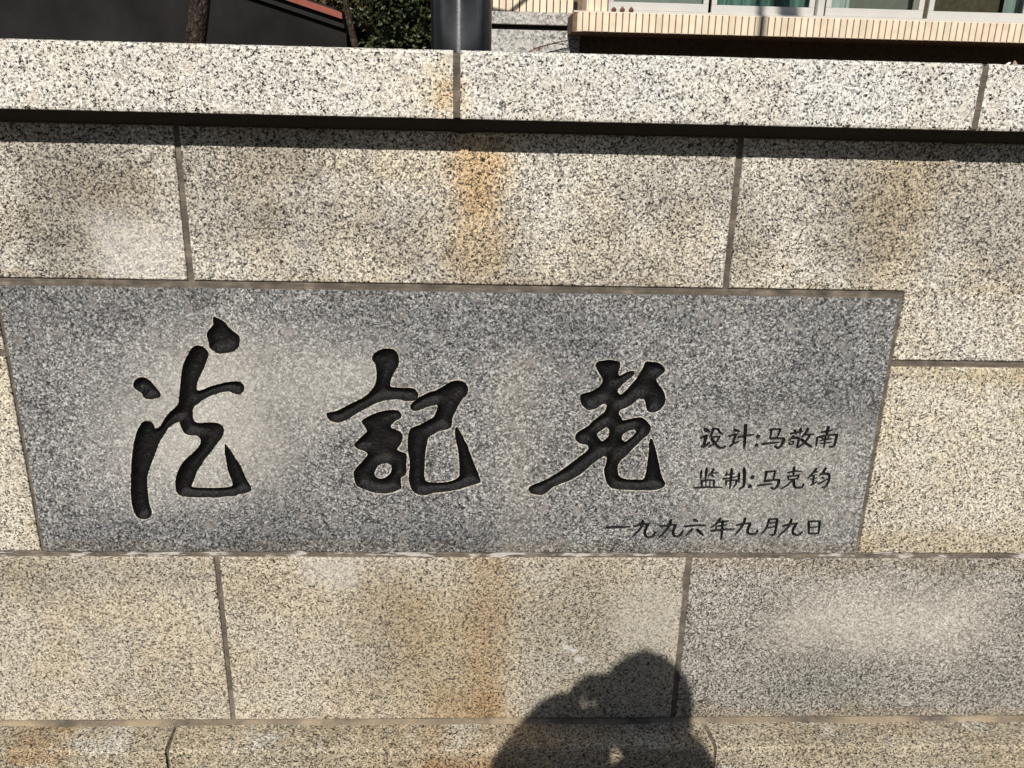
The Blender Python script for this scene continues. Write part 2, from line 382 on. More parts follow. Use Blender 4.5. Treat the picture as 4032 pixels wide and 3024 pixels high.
MB().add(fv, ff).build('mortar', M['fillet'], wall)

# ------------------------------------------------------------------ the carved plaque
PX0, PX1 = -.923, .8328
A, B, C, Dd, E_, F_ = (480,1200,3.6867), (480,1600,3.6867), (1260,1340,3.2529), (1260,1620,3.2529), (2060,1380,3.6867), (2060,1660,3.6867)
def cv(c, pts): return [(c[0]+x/c[2], c[1]+y/c[2]) for x, y in pts]
char1 = dict(pos=[
 cv(A,[(1325,160),(1375,185),(1440,215),(1500,255),(1535,310),(1580,345),(1620,390),(1680,425),(1705,455),(1715,500),(1710,560),(1705,600),(1665,645),(1610,685),(1540,700),(1470,708),(1395,712),(1345,680),(1300,655),(1265,620),(1262,560),(1250,510),(1228,460),(1232,410),(1260,360),(1300,320),(1325,290),(1322,230)]),
 cv(A,[(190,1090),(240,1055),(300,1048),(360,1065),(410,1100),(450,1145),(490,1195),(530,1240),(560,1280),(565,1320),(540,1345),(490,1365),(420,1375),(350,1370),(315,1345),(300,1310),(285,1280),(240,1255),(190,1225),(160,1180),(165,1130)]),
 cv(A,[(1085,585),(1040,605),(1000,640),(975,690),(945,740),(915,800),(890,860),(875,920),(862,1000),(850,1100),(842,1200),(832,1300),(822,1380),(820,1430),(780,1480),(730,1530),(680,1570),(650,1610),(615,1659)])
 + cv(B,[(580,240),(555,285),(520,318),(480,322),(470,280),(445,235),(400,210),(340,210),(290,230),(260,280),(225,340),(205,400),(190,460),(170,530),(160,600),(150,680),(140,760),(132,850),(135,940),(125,1020),(130,1110),(125,1200),(130,1300),(140,1400),(155,1480),(180,1540),(205,1590),(240,1625),(300,1642),(360,1638),(410,1615),(435,1570),(435,1510),(410,1450),(395,1380),(385,1300),(375,1200),(368,1100),(370,1020),(395,930),(420,860),(450,780),(475,720),(500,650),(520,590),(540,530),(570,480),(600,440),(630,390),(670,320),(720,280),(780,245),(838,225),(845,270),(870,330),(895,380),(935,410),(1010,422),(1090,425),(1125,450),(1145,490),(1140,540),(1110,590),(1060,640),(1000,700),(930,760),(880,810),(840,880),(810,940),(785,1010),(775,1080),(775,1150),(780,1210),(800,1260),(850,1300),(940,1315),(1040,1322),(1150,1325),(1260,1322),(1350,1328),(1450,1318),(1560,1305),(1660,1300),(1680,1280),(1780,1265),(1850,1245),(1885,1215),(1880,1170),(1840,1110),(1800,1040),(1770,970),(1745,900),(1710,830),(1660,770),(1620,700),(1580,640),(1540,590),(1500,535),(1490,560),(1492,620),(1490,680),(1505,750),(1520,830),(1530,900),(1550,970),(1580,1040),(1600,1090),(1610,1140),(1580,1165),(1480,1178),(1350,1182),(1200,1182),(1080,1178),(1010,1168),(1030,1110),(1060,1040),(1085,960),(1120,900),(1160,850),(1180,800),(1230,740),(1280,680),(1330,620),(1370,555),(1420,500),(1460,440),(1485,370),(1480,310),(1445,265),(1390,240),(1300,232),(1200,235),(1110,240),(1060,225),(1040,180),(1030,120),(1030,60)])
 + cv(A,[(1035,1510),(1060,1470),(1120,1430),(1180,1380),(1240,1345),(1310,1315),(1370,1300),(1430,1275),(1500,1262),(1560,1258),(1610,1285),(1660,1300),(1720,1310),(1745,1280),(1780,1235),(1782,1190),(1760,1150),(1715,1112),(1640,1108),(1540,1118),(1440,1140),(1340,1165),(1250,1195),(1180,1230),(1120,1248),(1090,1235),(1085,1190),(1100,1120),(1130,1050),(1165,980),(1190,920),(1220,850),(1245,780),(1262,715),(1245,670),(1195,625),(1150,592)])], neg=[])
char2 = dict(pos=[
 cv(C,[(880,102),(820,105),(750,125),(700,160),(668,200),(662,240),(685,275),(710,310),(718,370),(725,420),(722,480),(715,540),(690,590),(655,640),(610,690),(550,735),(480,770),(400,805),(320,850),(240,890),(170,915),(90,922),(80,945),(90,985),(115,1020),(160,1045),(240,1058),(300,1040),(370,1005),(440,960),(510,915),(580,880),(650,840),(720,805),(800,780),(880,762),(970,758),(1040,762),(1080,782),(1150,778),(1200,775),(1250,745),(1262,700),(1245,655),(1215,620),(1170,608),(1080,608),(1000,602),(930,598),(905,595),(900,545),(915,490),(935,440),(965,390),(1000,340),(1015,280),(1010,210),(990,155),(950,112)]),
 cv(C,[(1250,740),(1320,700),(1400,665),(1480,640),(1560,600),(1620,560),(1680,525),(1750,512),(1820,520),(1870,550),(1900,600),(1898,650),(1880,700),(1830,750),(1800,790),(1770,840),(1750,890),(1720,940),(1695,1000),(1690,1050)])
 + cv(Dd,[(1690,180),(1680,205),(1640,230),(1580,240),(1520,252),(1470,285),(1420,310),(1385,345),(1375,400),(1360,460),(1350,540),(1345,620),(1342,700),(1335,780),(1338,830),(1350,880),(1390,905),(1470,910),(1560,910),(1640,900),(1700,885),(1760,855),(1785,820),(1785,740),(1780,640),(1775,560),(1765,480),(1750,420),(1735,350),(1722,270),(1735,215),(1745,185),(1775,220),(1800,270),(1835,320),(1850,370),(1890,430),(1910,500),(1940,570),(1965,640),(1990,700),(2015,760),(2045,840),(2062,890),(2050,915),(1990,935),(1900,960),(1800,995),(1700,1015),(1600,1030),(1500,1040),(1420,1050),(1370,1075),(1290,1075),(1220,1050),(1175,1010),(1150,950),(1135,870),(1140,780),(1150,700),(1145,620),(1135,560),(1120,480),(1122,400),(1125,320),(1140,250),(1165,210),(1220,190),(1280,170),(1340,135),(1400,100),(1450,75)])
 + cv(C,[(1470,950),(1490,910),(1505,860),(1500,825),(1440,840),(1370,855),(1300,885),(1210,910),(1165,890),(1152,840),(1180,800),(1220,765)]),
 cv(Dd,[(522,125),(570,90),(640,50),(700,25),(770,0),(850,-16),(930,-25),(1000,-15),(1040,20),(1050,60),(1020,100),(970,120),(930,155),(905,185),(915,210),(970,230),(1020,250),(1050,280),(1065,330),(1050,380),(1030,430),(1000,460),(985,490),(1020,510),(1080,530),(1112,545),(1114,620),(1106,680),(1108,740),(1112,770),(1096,815),(1060,840),(1035,850),(1040,920),(1050,985),(1000,1010),(920,1040),(840,1055),(740,1048),(650,1030),(570,1000),(500,975),(460,945),(440,880),(425,800),(440,750),(480,700),(530,650),(570,600),(610,560),(600,530),(560,505),(510,490),(460,470),(432,430),(450,400),(500,350),(550,300),(605,262),(590,230),(565,190),(540,150)])],
 neg=[cv(Dd,[(745,695),(800,670),(870,662),(910,690),(920,740),(900,790),(860,830),(800,862),(745,855),(705,825),(695,780),(720,740)])])
char3 = dict(pos=[
 cv(E_,[(1090,155),(1160,145),(1230,132),(1300,138),(1360,150),(1412,170),(1412,210),(1400,270),(1385,300),(1388,345),(1400,370),(1450,340),(1510,310),(1570,292),(1610,295),(1618,325),(1600,365),(1560,400),(1500,440),(1450,490),(1410,530),(1365,575),(1385,620),(1415,640),(1460,610),(1520,550),(1580,480),(1640,410),(1690,330),(1735,250),(1765,175),(1800,155),(1880,165),(1960,172),(2020,215),(2062,265),(2055,310),(2010,350),(1960,390),(1930,425),(1945,460),(1985,510),(2030,570),(2060,640),(2072,700),(2060,760),(2030,820),(1980,870),(1920,895),(1855,905),(1800,880),(1785,830),(1775,760),(1750,700),(1720,715),(1685,690),(1650,720),(1610,760),(1560,800),(1500,830),(1420,860),(1390,895),(1395,930),(1425,970),(1440,1015),(1500,1005),(1570,985),(1640,975),(1720,968),(1770,1000),(1820,1050)])
 + cv(F_,[(1855,70),(1850,130),(1820,190),(1760,235),(1700,290),(1640,350),(1590,395),(1550,440),(1500,500),(1440,545),(1400,590),(1375,640),(1372,700),(1385,770),(1420,810),(1480,830),(1560,840),(1660,838),(1740,842),(1765,800),(1785,720),(1795,640),(1805,560),(1820,470),(1822,390),(1825,310),(1840,255),(1860,240),(1885,270),(1905,330),(1925,400),(1945,480),(1960,560),(1980,640),(1995,720),(2015,800),(2040,850),(2070,890),(2055,940),(2010,970),(1940,990),(1850,1000),(1760,1000),(1650,1000),(1560,995),(1460,990),(1360,985),(1280,970),(1230,920),(1200,860),(1180,780),(1168,700),(1190,640),(1205,580),(1212,520),(1190,500),(1140,520),(1080,560),(1000,620),(940,680),(870,740),(780,800),(690,850),(600,885),(500,920),(420,960),(370,1010),(280,1070),(200,1065),(110,1045),(70,990),(85,950),(150,910),(230,885),(310,850),(400,800),(490,745),(580,685),(650,635),(720,580),(800,520),(880,460),(950,400),(935,345),(890,330),(840,325),(790,300),(755,260),(750,220),(775,165),(830,125),(900,90),(960,45)])
 + cv(E_,[(1000,1030),(1060,985),(1120,940),(1170,900),(1205,840),(1215,790),(1180,770),(1130,790),(1080,835),(1020,855),(940,870),(890,830),(845,780),(825,720),(822,640),(870,622),(950,605),(1020,575),(1080,540),(1125,500),(1155,440),(1140,395),(1100,330),(1070,270),(1045,220),(1060,180)])],
 neg=[cv(F_,[(1070,180),(1110,145),(1170,110),(1205,75),(1240,110),(1250,160),(1240,210),(1200,250),(1140,290),(1110,250),(1080,215)]),
      cv(F_,[(1440,200),(1490,155),(1560,125),(1640,118),(1635,160),(1590,210),(1540,250),(1480,295),(1430,260)])])

# small signature lines: brush strokes as (points, width)
G_ = (2700,1640,3.45625); H_ = (2340,1960,2.30417)
small = [
 ('设', G_, [([(260,175),(315,205)],40),([(205,295),(250,270),(295,262)],25),([(278,262),(262,330),(245,395)],34),([(218,405),(255,412),(320,355)],28),([(372,162),(365,210),(335,275)],28),([(370,165),(440,170)],26),([(440,168),(460,215),(500,240)],24),([(355,285),(410,275),(465,270)],24),([(460,275),(420,345),(360,390),(305,418)],22),([(350,305),(400,370),(450,420),(490,432),(540,408)],28)]),
 ('计', G_, [([(660,180),(730,205)],32),([(590,272),(640,250),(705,240)],24),([(682,245),(660,300),(640,365)],28),([(600,408),(640,370),(710,345)],26),([(715,280),(800,265),(920,245)],25),([(815,115),(810,200),(805,300),(795,425)],33)]),
 (':', G_, [([(978,268),(992,272)],44),([(958,388),(972,392)],40)]),
 ('马', G_, [([(1145,178),(1220,170),(1300,172)],24),([(1165,180),(1160,240),(1145,300)],24),([(1290,175),(1265,235),(1240,295)],24),([(1145,300),(1240,295),(1340,300)],26),([(1335,300),(1325,350),(1290,410),(1255,432),(1215,405)],30),([(1040,375),(1130,365),(1265,350)],26)]),
 ('敬', G_, [([(1480,185),(1500,235)],26),([(1565,165),(1555,235)],28),([(1425,235),(1500,220),(1590,205)],22),([(1470,260),(1430,305),(1405,320)],22),([(1460,290),(1540,290),(1535,340),(1510,425)],28),([(1405,340),(1412,385),(1460,375),(1470,335),(1405,340)],18),([(1665,165),(1630,225),(1590,270)],30),([(1630,250),(1740,240)],22),([(1690,255),(1640,330),(1560,400),(1525,425)],26),([(1570,310),(1640,370),(1715,415)],30)]),
 ('南', G_, [([(1940,140),(1930,200),(1915,255)],30),([(1845,215),(1920,200),(1995,185)],24),([(1790,280),(1785,330),(1775,400)],24),([(1790,285),(1920,255),(2065,245)],24),([(2055,250),(2045,320),(2015,412),(1960,412)],28),([(1850,290),(1880,310)],16),([(1950,275),(1925,305)],16),([(1830,325),(1990,305)],17),([(1830,367),(1990,350)],17),([(1905,265),(1890,345),(1880,425)],21)]),
 ('监', G_, [([(215,735),(200,845)],24),([(285,705),(270,845)],28),([(380,710),(350,770),(310,810)],24),([(350,772),(440,765)],18),([(355,800),(385,825)],20),([(215,880),(220,960)],22),([(205,880),(300,865),(385,865)],22),([(385,865),(380,960)],22),([(275,880),(275,955)],15),([(330,880),(330,955)],15),([(110,972),(260,962),(490,965)],22)]),
 ('制', G_, [([(560,765),(545,800)],20),([(535,800),(600,785),(660,780)],20),([(505,850),(600,840),(700,815)],20),([(625,710),(615,840),(600,980)],26),([(545,880),(550,940)],20),([(545,880),(620,870),(690,865)],20),([(690,870),(685,920),(645,965)],22),([(725,775),(720,890)],28),([(795,705),(800,850),(790,950),(735,985)],32)]),
 (':', G_, [([(903,826),(917,830)],46),([(868,948),(882,952)],46)]),
 ('马', G_, [([(1080,757),(1150,747),(1225,745)],24),([(1095,760),(1090,820),(1070,885)],24),([(1215,750),(1190,860)],24),([(1070,885),(1180,865),(1275,860)],26),([(1270,865),(1260,930),(1210,990),(1165,970)],30),([(980,940),(1080,925),(1170,920)],24)]),
 ('克', G_, [([(1475,690),(1465,800)],28),([(1390,765),(1480,745),(1575,745)],22),([(1395,815),(1400,865)],20),([(1385,812),(1450,812),(1545,800)],20),([(1537,803),(1520,855)],20),([(1395,862),(1520,845)],18),([(1445,870),(1390,930),(1300,985)],24),([(1470,868),(1470,930),(1490,970),(1590,965),(1605,920)],28)]),
 ('钧', G_, [([(1780,710),(1720,780),(1665,840)],25),([(1735,770),(1795,748)],18),([(1700,812),(1780,792)],17),([(1700,855),(1790,832)],17),([(1745,800),(1725,930)],22),([(1700,932),(1785,890)],22),([(1905,705),(1870,760),(1825,800)],29),([(1850,775),(1955,780),(1955,850),(1925,930),(1885,970),(1860,962)],27),([(1850,830),(1885,850)],18),([(1800,920),(1860,890),(1935,845)],20)]),
 ('一', H_, [([(115,270),(200,268),(320,262)],20)]),
 ('九', H_, [([(440,205),(430,270),(350,350)],19),([(360,260),(430,242),(490,240)],17),([(485,245),(455,310),(465,350),(500,362),(540,345),(552,310)],19)]),
 ('九', H_, [([(695,200),(680,260),(590,362)],19),([(600,262),(680,248),(745,245)],17),([(740,245),(710,310),(725,350),(770,350),(805,300)],19)]),
 ('六', H_, [([(905,200),(935,212)],22),([(820,260),(900,252),(1010,248)],18),([(890,285),(830,340)],18),([(935,290),(985,338)],23)]),
 ('年', H_, [([(1145,185),(1110,235),(1060,270)],18),([(1112,225),(1215,208)],15),([(1118,257),(1205,245)],14),([(1108,258),(1100,292)],13),([(1060,300),(1150,290),(1265,285)],18),([(1165,210),(1160,300),(1150,380)],18)]),
 ('九', H_, [([(1370,185),(1350,250),(1280,335)],19),([(1290,250),(1350,236),(1420,230)],17),([(1415,235),(1385,300),(1405,330),(1465,332),(1480,295)],19)]),
 ('月', H_, [([(1585,195),(1570,260),(1520,330)],16),([(1580,197),(1665,190)],16),([(1660,192),(1650,260),(1635,342),(1600,335)],18),([(1580,232),(1650,224)],12),([(1570,272),(1645,263)],12)]),
 ('九', H_, [([(1790,195),(1770,260),(1670,350)],19),([(1710,255),(1770,242),(1845,230)],17),([(1835,235),(1800,290),(1800,330),(1850,342),(1885,312)],19)]),
 ('日', H_, [([(1945,215),(1945,325)],18),([(1940,215),(2050,212)],16),([(2045,212),(2035,325)],18),([(1950,270),(2035,263)],12),([(1945,325),(2035,322)],16)]),
]
def wallpts(pts): return [Vector(at(u, v)) for u, v in pts]

def smooth_closed(p, step, amp, seed):
    """closed outline in metres: one corner-cutting pass, even steps, chiselled wobble"""
    n = len(p); q = []
    for i in range(n):
        a, b = p[i], p[(i+1) % n]; q += [a*.8+b*.2, a*.2+b*.8]
    out = []; acc = 0.
    for i in range(len(q)):
        a, b = q[i], q[(i+1) % len(q)]; L = (b-a).length
        if L < 1e-7: continue
        d = step-acc
        while d <= L: out.append(a+(b-a)*(d/L)); d += step
        acc = L-(d-step)
    res = []
    for i, a in enumerate(out):
        t = (out[(i+1) % len(out)]-out[i-1]); t = t.normalized() if t.length > 0 else Vector((1,0))
        w = mnoise.noise(Vector((a.x*260, a.y*260, seed)))*amp + mnoise.noise(Vector((a.x*700, a.y*700, seed)))*amp*.5
        res.append(a+Vector((-t.y, t.x))*w)
    return res

def ribbon(pts, w):
    """a brush stroke as an outline: slightly thinner towards its end, round ended"""
    fine = []
    n = len(pts)
    for i in range(n-1):
        for k in range(5): fine.append(pts[i]+(pts[i+1]-pts[i])*(k/5))
    fine.append(pts[-1])
    for _ in range(3):
        fine = [fine[0]]+[(fine[i-1]+fine[i]*2+fine[i+1])/4 for i in range(1, len(fine)-1)]+[fine[-1]]
    L = []; Rr = []; m = len(fine)
    for i, q in enumerate(fine):
        t = (fine[min(i+1,m-1)]-fine[max(i-1,0)]).normalized(); nrm = Vector((-t.y, t.x)); s_ = i/(m-1)
        h = w/2*(1.08-.30*s_)*(0.62 if i in (0, m-1) else 1); e = t*(w*.30*(-1 if i == 0 else (1 if i == m-1 else 0)))
        L.append(q+nrm*h+e); Rr.append(q-nrm*h+e)
    return L+Rr[::-1], fine

def inside(pts, poly):
    x, y = pts[:,0], pts[:,1]; r = np.zeros(len(pts), bool); n = len(poly); j = n-1
    P = np.array([tuple(q) for q in poly])
    for i in range(n):
        xi, yi = P[i]; xj, yj = P[j]
        c = (yi > y) != (yj > y)
        with np.errstate(divide='ignore', invalid='ignore'): t = x < (xj-xi)*(y-yi)/(yj-yi)+xi
        r ^= (c & t); j = i
    return r

def within(pts, pos, neg):
    r = np.zeros(len(pts), bool)
    for q in pos: r |= inside(pts, q)
    for q in neg: r &= ~inside(pts, q)
    return r

def cdt(loops, extra):
    vs = []; es = []
    for lp in loops:
        b = len(vs); vs += [Vector((q[0], q[1])) for q in lp]; es += [(b+i, b+(i+1) % len(lp)) for i in range(len(lp))]
    vs += [Vector((q[0], q[1])) for q in extra]
    ov, oe, of, *_ = delaunay_2d_cdt(vs, es, [], 0, 1e-7)
    return np.array([(q.x, q.y) for q in ov]), np.array([tuple(f) for f in of if len(f) == 3])

def segdist(pts, a, b):
    out = np.full(len(pts), 1e9)
    for i in range(0, len(a), 64):
        A_, B_ = a[i:i+64][None], b[i:i+64][None]; P = pts[:,None]
        d = B_-A_; t = np.clip(((P-A_)*d).sum(2)/np.maximum((d*d).sum(2), 1e-14), 0, 1)
        out = np.minimum(out, np.linalg.norm(A_+d*t[...,None]-P, axis=2).min(1))
    return out

plaque = empty('carved_plaque', ((PX0+PX1)/2, .03, ZP0), 'grey granite plaque carved with large black Chinese characters, set in the beige wall', 'plaque')
all_pos, all_neg = [], []; rim_pts = []; rim_a = []; rim_b = []
def carve(pos, neg, extra, depth, lam, label, rough, seed):
    v, t = cdt(pos+neg, extra)
    cen = v[t].mean(1); keep = within(cen, pos, neg); t = t[keep]
    from collections import Counter
    cnt = Counter()
    for a, b, c in t:
        for e in ((a,b),(b,c),(c,a)): cnt[tuple(sorted(e))] += 1
    be = np.array([e for e, k in cnt.items() if k == 1])
    used = np.unique(t); rem = -np.ones(len(v), int); rem[used] = np.arange(len(used))
    V = v[used]; d = segdist(V, v[be[:,0]], v[be[:,1]])
    h = depth*np.tanh(d/lam)
    hn = np.array([mnoise.noise(Vector((x*150, z*150, seed)))*.6+mnoise.noise(Vector((x*330, z*330, seed+5)))*.5 for x, z in V])*rough*np.minimum(1, d/.003)
    h = np.maximum(0, h+hn)
    o = MB().add([(x, y, z) for (x, z), y in zip(V, h)], [tuple(rem[list(f)]) for f in t]).build('carved_character', M['paint'], plaque, smooth=True, recalc=False)
    o['label'] = label
    me = o.data
    # outward side towards the viewer
    if sum(p_.normal.y*p_.area for p_ in me.polygons) > 0: me.flip_normals()
    all_pos.extend(pos); all_neg.extend(neg)

for i, (ch, lab) in enumerate(((char1, 'large carved character with two dots beside its strokes'), (char2, 'large carved character with a round hole in its left half'), (char3, 'large carved character with a long sweep to the left'))):
    pos = [smooth_closed(wallpts(q), .0022, .00055, i+.3) for q in ch['pos']]; neg = [smooth_closed(wallpts(q), .0022, .0005, i+.7) for q in ch['neg']]
    alls = np.array([tuple(q) for lp in pos for q in lp]); lo, hi = alls.min(0), alls.max(0)
    gx, gz = np.meshgrid(np.arange(lo[0], hi[0], .0030), np.arange(lo[1], hi[1], .0030))
    gp = np.stack([gx.ravel(), gz.ravel()], 1); rs = np.random.RandomState(i); gp += rs.uniform(-.0008, .0008, gp.shape)
    gp = gp[within(gp, pos, neg)]
    a = np.concatenate([np.array([tuple(q) for q in lp]) for lp in pos+neg]); b = np.concatenate([np.roll(np.array([tuple(q) for q in lp]), -1, 0) for lp in pos+neg])
    gp = gp[segdist(gp, a, b) > .0014]
    carve(pos, neg, gp, .0150, .0105, lab, .0011, i)
    rim_a.append(a); rim_b.append(b)
    tn = np.roll(b, 0, 0)-a; tn /= np.maximum(np.linalg.norm(tn, axis=1, keepdims=True), 1e-9); nn2 = np.stack([-tn[:,1], tn[:,0]], 1)
    wd = np.array([.0012+.0026*max(0, .35+mnoise.noise(Vector((q[0]*45, q[1]*45, i)))+.5*mnoise.noise(Vector((q[0]*300, q[1]*300, i)))) for q in a])[:,None]
    for sg in (-1, 1):
        cpts = (a+b)/2+nn2*wd*sg; cpts = cpts[~within(cpts, pos, neg)]; rim_pts.append(cpts)
for i, (nm, org, strokes) in enumerate(small):
    pos = []; ex = []
    for pts, w in strokes:
        wp = wallpts(cv(org, pts)); ww = w/org[2]*.000486*1.65
        rb, fine = ribbon(wp, ww)
        rb = [q+Vector((mnoise.noise(Vector((q.x*400, q.y*400, i))), mnoise.noise(Vector((q.x*400, q.y*400, i+7)))))*.00025 for q in rb]
        pos.append(rb); ex += fine
    carve(pos, [], ex, .0060, .0024, 'small carved character of the signature lines', .0003, 20+i)
# the plaque's face around the carving
ol = [q for q, _ in outline(rect(PX0, PX1, ZP0, ZP1), seed=70)]
rim_pts = np.concatenate(rim_pts); ra, rb_ = np.concatenate(rim_a), np.concatenate(rim_b)
rim_pts = rim_pts[segdist(rim_pts, ra, rb_) > .0008]
v, t = cdt([[(q.x, q.y) for q in ol]]+all_pos+all_neg, rim_pts)
cen = v[t].mean(1)
t = t[inside(cen, [(q.x, q.y) for q in ol]) & ~np.logical_and(within(cen, all_pos, []), ~within(cen, all_neg, []) if all_neg else True)]
slab = MB().add([(x, 0, z) for x, z in v], [tuple(f) for f in t])
nt_face = len(t); td = segdist(v[t].mean(1), ra, rb_); te_ = np.linalg.norm(v[t]-np.roll(v[t], 1, 1), axis=2).max(1)
chip = (td < .0019) & (te_ < .007)
n = len(ol); b0 = len(slab.v)
slab.v += [(q.x, 0, q.y) for q in ol] + [(q.x, .004, q.y) for q in ol] + [(q.x, .06, q.y) for q in ol]
for r_ in range(2):
    for i in range(n): j = (i+1) % n; slab.f.append((b0+r_*n+i, b0+r_*n+j, b0+(r_+1)*n+j, b0+(r_+1)*n+i))
so = slab.build('slab', M['plaque'], plaque, recalc=False)
so.data.materials.append(M['chip'])
for i in np.nonzero(chip)[0]: so.data.polygons[int(i)].material_index = 1
for p_ in so.data.polygons:
    if p_.normal.y > .9: so.data.flip_normals(); break

# ------------------------------------------------------------------ ground
def sheet(name, x0, x1, y0, y1, z, mat, label=None):
    o = MB().add([(x0,y0,z),(x1,y0,z),(x1,y1,z),(x0,y1,z)], [(0,1,2,3)]).build(name, mat, recalc=False)
    return tag(o, kind='structure')
M['asphalt'] = plain('asphalt', (.05,.05,.052), .9, .2, var=.3, scale=120, bump=.4)
M['paving'] = plain('paving', (.13,.125,.115), .9, .2, var=.25, scale=40, bump=.3)
M['soil'] = plain('soil', (.07,.055,.04), .95, .1, var=.4, scale=25, bump=.6, bdist=.02)
sheet('ground', -200, 200, -200, 200, -.125, M['asphalt'])
pv = MB().box(-60, 60, -3.2, -.002, -.3, 0.); tag(pv.build('pavement', M['paving']), kind='structure')
yd = MB().box(-60, 60, .302, 60, -.3, .0); tag(yd.build('yard', M['soil']), kind='structure')
kerb = MB().box(-60, 60, -3.36, -3.205, -.3, .004); tag(kerb.build('kerb', plain('kerb_stone', (.3,.29,.27), .9, var=.2, scale=20)), kind='structure')

# ------------------------------------------------------------------ polished steel post behind the wall
PY = .55
xa, _ = at(1695, 100, PY); xb, _ = at(1938, 100, PY); pc = (xa+xb)/2; pr = (xb-xa)/2*.985
g = NT('polished_steel'); p = g.pos()
dn = g.noise(p, 240, 3, .6); tg = g.n('ShaderNodeTangent'); tg.direction_type = 'RADIAL'; tg.axis = 'Z'
g.l(tg.outputs[0], g.b.inputs['Tangent']); g.b.inputs['Anisotropic'].default_value = .96; g.b.inputs['Anisotropic Rotation'].default_value = .25
M['steel'] = g.done(g.mix(g.rng(g.noise(p, 30, 4), .45, .7), (.22,.235,.26), (.17,.18,.20)), g.ramp(dn, [(.35,.20), (.75,.26)]), .5, 1.)
post = empty('steel_post', (pc, PY, 0), 'thick polished steel post standing behind the wall', 'post')
MB().tube([(pc,PY,.02),(pc,PY,3.9)], pr, 64).build('pole', M['steel'], post, smooth=True)
MB().tube([(pc,PY,0),(pc,PY,.02)], pr+.09, 32).build('base_plate', M['steel'], post)
MB().tube([(pc,PY,3.9),(pc,PY,3.93),(pc,PY,3.95)], [pr+.006,pr+.006,pr*.6], 48).build('cap', M['steel'], post)
for o in list(post.children):
    if o.name.startswith('pole'):
        for p_ in o.data.polygons:
            if len(p_.vertices) > 4: p_.use_smooth = False

# ------------------------------------------------------------------ tiled building with the bay window
YB, YF, YW = 6.4, 5.9, 6.06                      # wall, bay front, window plane
bld = empty('tiled_building', (4.0, YB+2, 0), 'building faced with cream upright tiles over pale granite, with a bay window', 'building')
g = NT('cream_tile'); p = g.pos()
tb = g.mix(g.rand(), (.70,.59,.45), (.78,.675,.53))
tb = g.mix(1, tb, g.ramp(g.noise(p, 9, 4), [(.3,.86), (.7,1.06)]), 'MULTIPLY')
g.bump(g.noise(p, 60, 3), .08, .003); M['tile'] = g.done(tb, .42, .4)
M['grout'] = plain('grout', (.16,.115,.08), .95, .1, var=.3, scale=30)
M['bgranite'] = granite('granite_panel', (.47,.46,.44), (.60,.59,.57), (.33,.325,.32), (.16,.155,.15), .16, .28, 62, .1, .3, (.8,.8,.82), bump=.3)
M['darkwall'] = plain('dark_wall', (.018,.018,.017), .95, .1, var=.4, scale=4)
M['alu'] = plain('white_aluminium', (.50,.49,.47), .4, .4, var=.05, scale=8)
M['seal'] = plain('sealant', (.50,.46,.40), .8, .2, var=.08, scale=40)
g = NT('window_glass'); tr = g.n('ShaderNodeBsdfTransparent'); gl = g.n('ShaderNodeBsdfGlossy'); mx = g.n('ShaderNodeMixShader'); fr = g.n('ShaderNodeFresnel')
tr.inputs[0].default_value = (.80,.86,.84,1); gl.inputs['Roughness'].default_value = .02; fr.inputs[0].default_value = 1.5
g.l(fr.outputs[0], mx.inputs[0]); g.l(tr.outputs[0], mx.inputs[1]); g.l(gl.outputs[0], mx.inputs[2]); g.l(mx.outputs[0], g.out.inputs[0]); M['glass'] = g.m

def X(u, Y, v=60): return at(u, v, Y)[0]
def Z(u, v, Y): return at(u, v, Y)[1]
xl0 = X(1850, YB); xbay = X(2297, YF); XR = 9.0
zbt = 2.230; zbb = 2.080                          # top and bottom of the tiled band of the bay
zt0 = (Z(1941,45,YB)+Z(2277,51,YB))/2             # foot of the upper tile field
# body
body = MB(); body.box(xl0, XR, YB+.012, YB+4.5, 1.0, 6.5); body.build('wall', M['grout'], bld)
MB().box(xl0, XR, YB+.012, YB+4.5, 0, .995).build('wall', M['darkwall'], bld)
MB().box(xl0-.1, XR+.1, YB-.25, YB+4.7, 6.5, 6.7).build('roof', M['bgranite'], bld)
# upright tiles: one mesh shared by all of a size
def tile_mesh(w, h, d=.012, b=.0025):
    m_ = MB(); m_.add([(b,0,b),(w-b,0,b),(w-b,0,h-b),(b,0,h-b),(0,b,0),(w,b,0),(w,b,h),(0,b,h),(0,d,0),(w,d,0),(w,d,h),(0,d,h)],
        [(0,1,2,3),(0,4,5,1),(1,5,6,2),(2,6,7,3),(3,7,4,0),(4,8,9,5),(5,9,10,6),(6,10,11,7),(7,11,8,4)])
    me = bpy.data.meshes.new('tile'); me.from_pydata(m_.v, [], m_.f); me.update(); me.materials.append(M['tile'])
    bm = bmesh.new(); bm.from_mesh(me); bmesh.ops.recalc_face_normals(bm, faces=bm.faces); bm.to_mesh(me); bm.free(); return me
def tiles(me, xs, y, z, parent, rot=0.):
    off = wloc(parent)
    for x in xs:
        o = bpy.data.objects.new('tile', me); col.objects.link(o); o.parent = parent
        o.location = Vector((x, y+rnd.uniform(-.001,.001), z+rnd.uniform(-.0008,.0008)))-off; o.rotation_euler.z = rot
PIT = .0556
tm1 = tile_mesh(PIT*1.07-.009, .24)
for r_ in range(3): tiles(tm1, np.arange(X(1941,YB)-.18, xbay-.04, PIT*1.07), YB-.002, zt0+r_*.247, bld)
